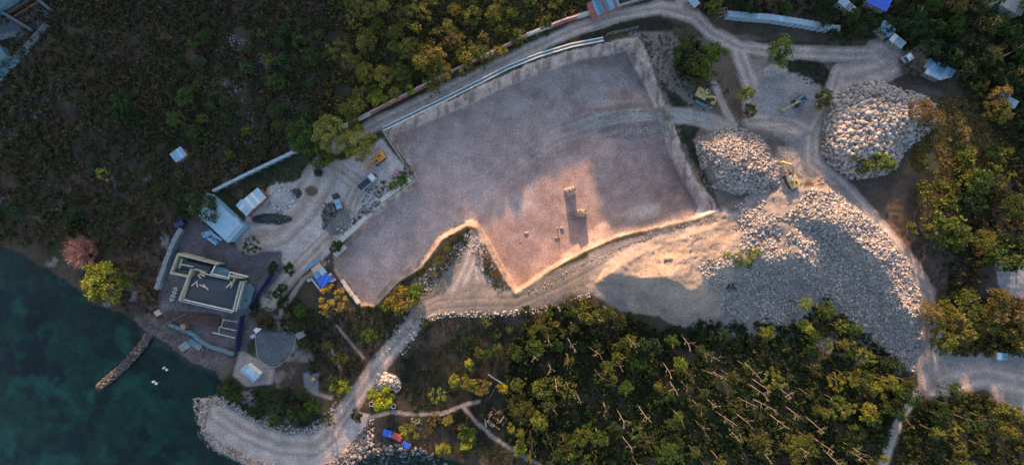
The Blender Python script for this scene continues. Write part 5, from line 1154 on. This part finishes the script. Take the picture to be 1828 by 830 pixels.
def wheels(t, xs, y, r=.5, w=.35):
    for x in xs:
        for s in (-1, 1):
            wh = MB().tube((x, s * y - s * w / 2, r), (x, s * y + s * w / 2, r), r, r, 16).build('wheel', 'rubber', t); MB().tube((x, s * (y + w / 2), r), (x, s * (y + w / 2) + s * .03, r), r * .55, r * .5, 12).build('rim', 'weathered', wh)
def dump_truck(u, v, rz, label, bed='slate', cab='white', side='weathered', s=1.0, load=None):
    p = G(u, v); t = thing('dump_truck', label, 'dump truck', p, rz); t.scale = (s, s, s)
    MB().box((-.2, 0, .75), (7.2, .9, .3)).build('chassis', 'dark', t); wheels(t, (2.6, -1.6, -2.8), 1.0)
    b = MB(); b.box((-1.3, 0, 1.15), (4.9, 2.4, .14)); b.build('bed_floor', bed, t)
    for y in (-1.2, 1.2): MB().box((-1.3, y, 1.65), (4.9, .1, .95)).build('bed_side', side, t)
    for x, h in ((-3.75, .9), (1.15, 1.3)): MB().box((x, 0, 1.2 + h / 2), (.1, 2.3, h)).build('bed_end', side, t)
    for k in range(5):
        for y in (-1.28, 1.28): MB().box((-3.3 + k * 1.0, y, 1.65), (.12, .08, .9)).build('rib', side, t)
    c = MB().sideprism([(1.5, .7), (3.6, .7), (3.65, 1.7), (3.3, 2.55), (1.5, 2.6)], -1.15, 1.15).build('cab', cab, t, bevel=.1)
    MB().sideprism([(3.68, 1.65), (3.72, 1.7), (3.38, 2.45), (3.33, 2.42)], -1.0, 1.0).build('windscreen', 'glass', c)
    for y in (-1.17, 1.17): MB().box((2.6, y, 2.05), (.9, .04, .6)).build('side_window', 'glass', c); MB().box((3.4, y * 1.18, 2.0), (.1, .25, .45)).build('mirror', 'dark', c); MB().box((3.66, y * .75, 1.05), (.06, .35, .22)).build('headlight', 'white', c)
    MB().box((3.72, 0, .65), (.15, 2.2, .3)).build('bumper', 'dark', c)
    if load: MB().box((-1.3, 0, 1.75), (4.7, 2.25, .12)).build('cover', load, t)
    return t
dump_truck(659, 326, D(40), 'dump truck with a dark empty bed and white cab on the yard', 'slate', 'white', 'roof_grey', .95, 'slate')
t = thing('small_truck', 'small truck with a dark cab and two light blue bed covers pointing up the yard', 'truck', G(605, 360), D(110))
MB().box((0, 0, .6), (5.4, .8, .25)).build('chassis', 'dark', t); wheels(t, (1.7, -1.7), .85, .42, .3); MB().box((-.9, 0, .95), (3.5, 1.9, .12)).build('bed_floor', 'weathered', t)
for y in (-.95, .95): MB().box((-.9, y, 1.2), (3.5, .07, .5)).build('bed_side', 'plank' if y < 0 else 'blue', t)
MB().box((-.05, 0, 1.5), (1.5, 1.75, .08), 0, .04).build('bed_cover', 'ltblue', t); MB().box((-1.9, 0, 1.5), (1.5, 1.75, .08), 0, -.04).build('bed_cover', 'ltblue', t); MB().box((-1.0, 0, 1.38), (.5, 1.7, .08)).build('bed_cover', 'blue', t)
c = MB().sideprism([(1.0, .6), (2.7, .6), (2.75, 1.3), (2.4, 1.95), (1.05, 2.0)], -.9, .9).build('cab', 'dark', t, bevel=.08); MB().sideprism([(2.77, 1.3), (2.8, 1.35), (2.48, 1.9), (2.43, 1.88)], -.8, .8).build('windscreen', 'glass', c)
for y in (-.65, .65): MB().box((2.74, y, .95), (.06, .3, .2)).build('headlight', 'white', c)
dump_truck(1621, 101, D(215), 'white parked truck with a dark bed half hidden by the bare fanned tree', 'dark', 'white', 'weathered', .95)
p = G(1775, 632); t = thing('parked_car', 'dark red car parked beside the blue stall at the lower right clearing', 'car', p, D(-5)); wheels(t, (1.2, -1.2), .75, .33, .22)
MB().sideprism([(-2.1, .35), (2.1, .35), (2.15, .75), (1.2, .9), (-1.9, .95), (-2.15, .7)], -.85, .85).build('body', mat('maroon_paint', (.10, .02, .02), .4), t, bevel=.08); c = MB().sideprism([(-1.5, .92), (1.0, .9), (.4, 1.4), (-1.1, 1.42)], -.75, .75).build('cabin', 'glass', t, bevel=.05); MB().box((-.35, 0, 1.43), (1.3, 1.35, .05)).build('roof', mat('maroon_paint', (.10, .02, .02)), t)
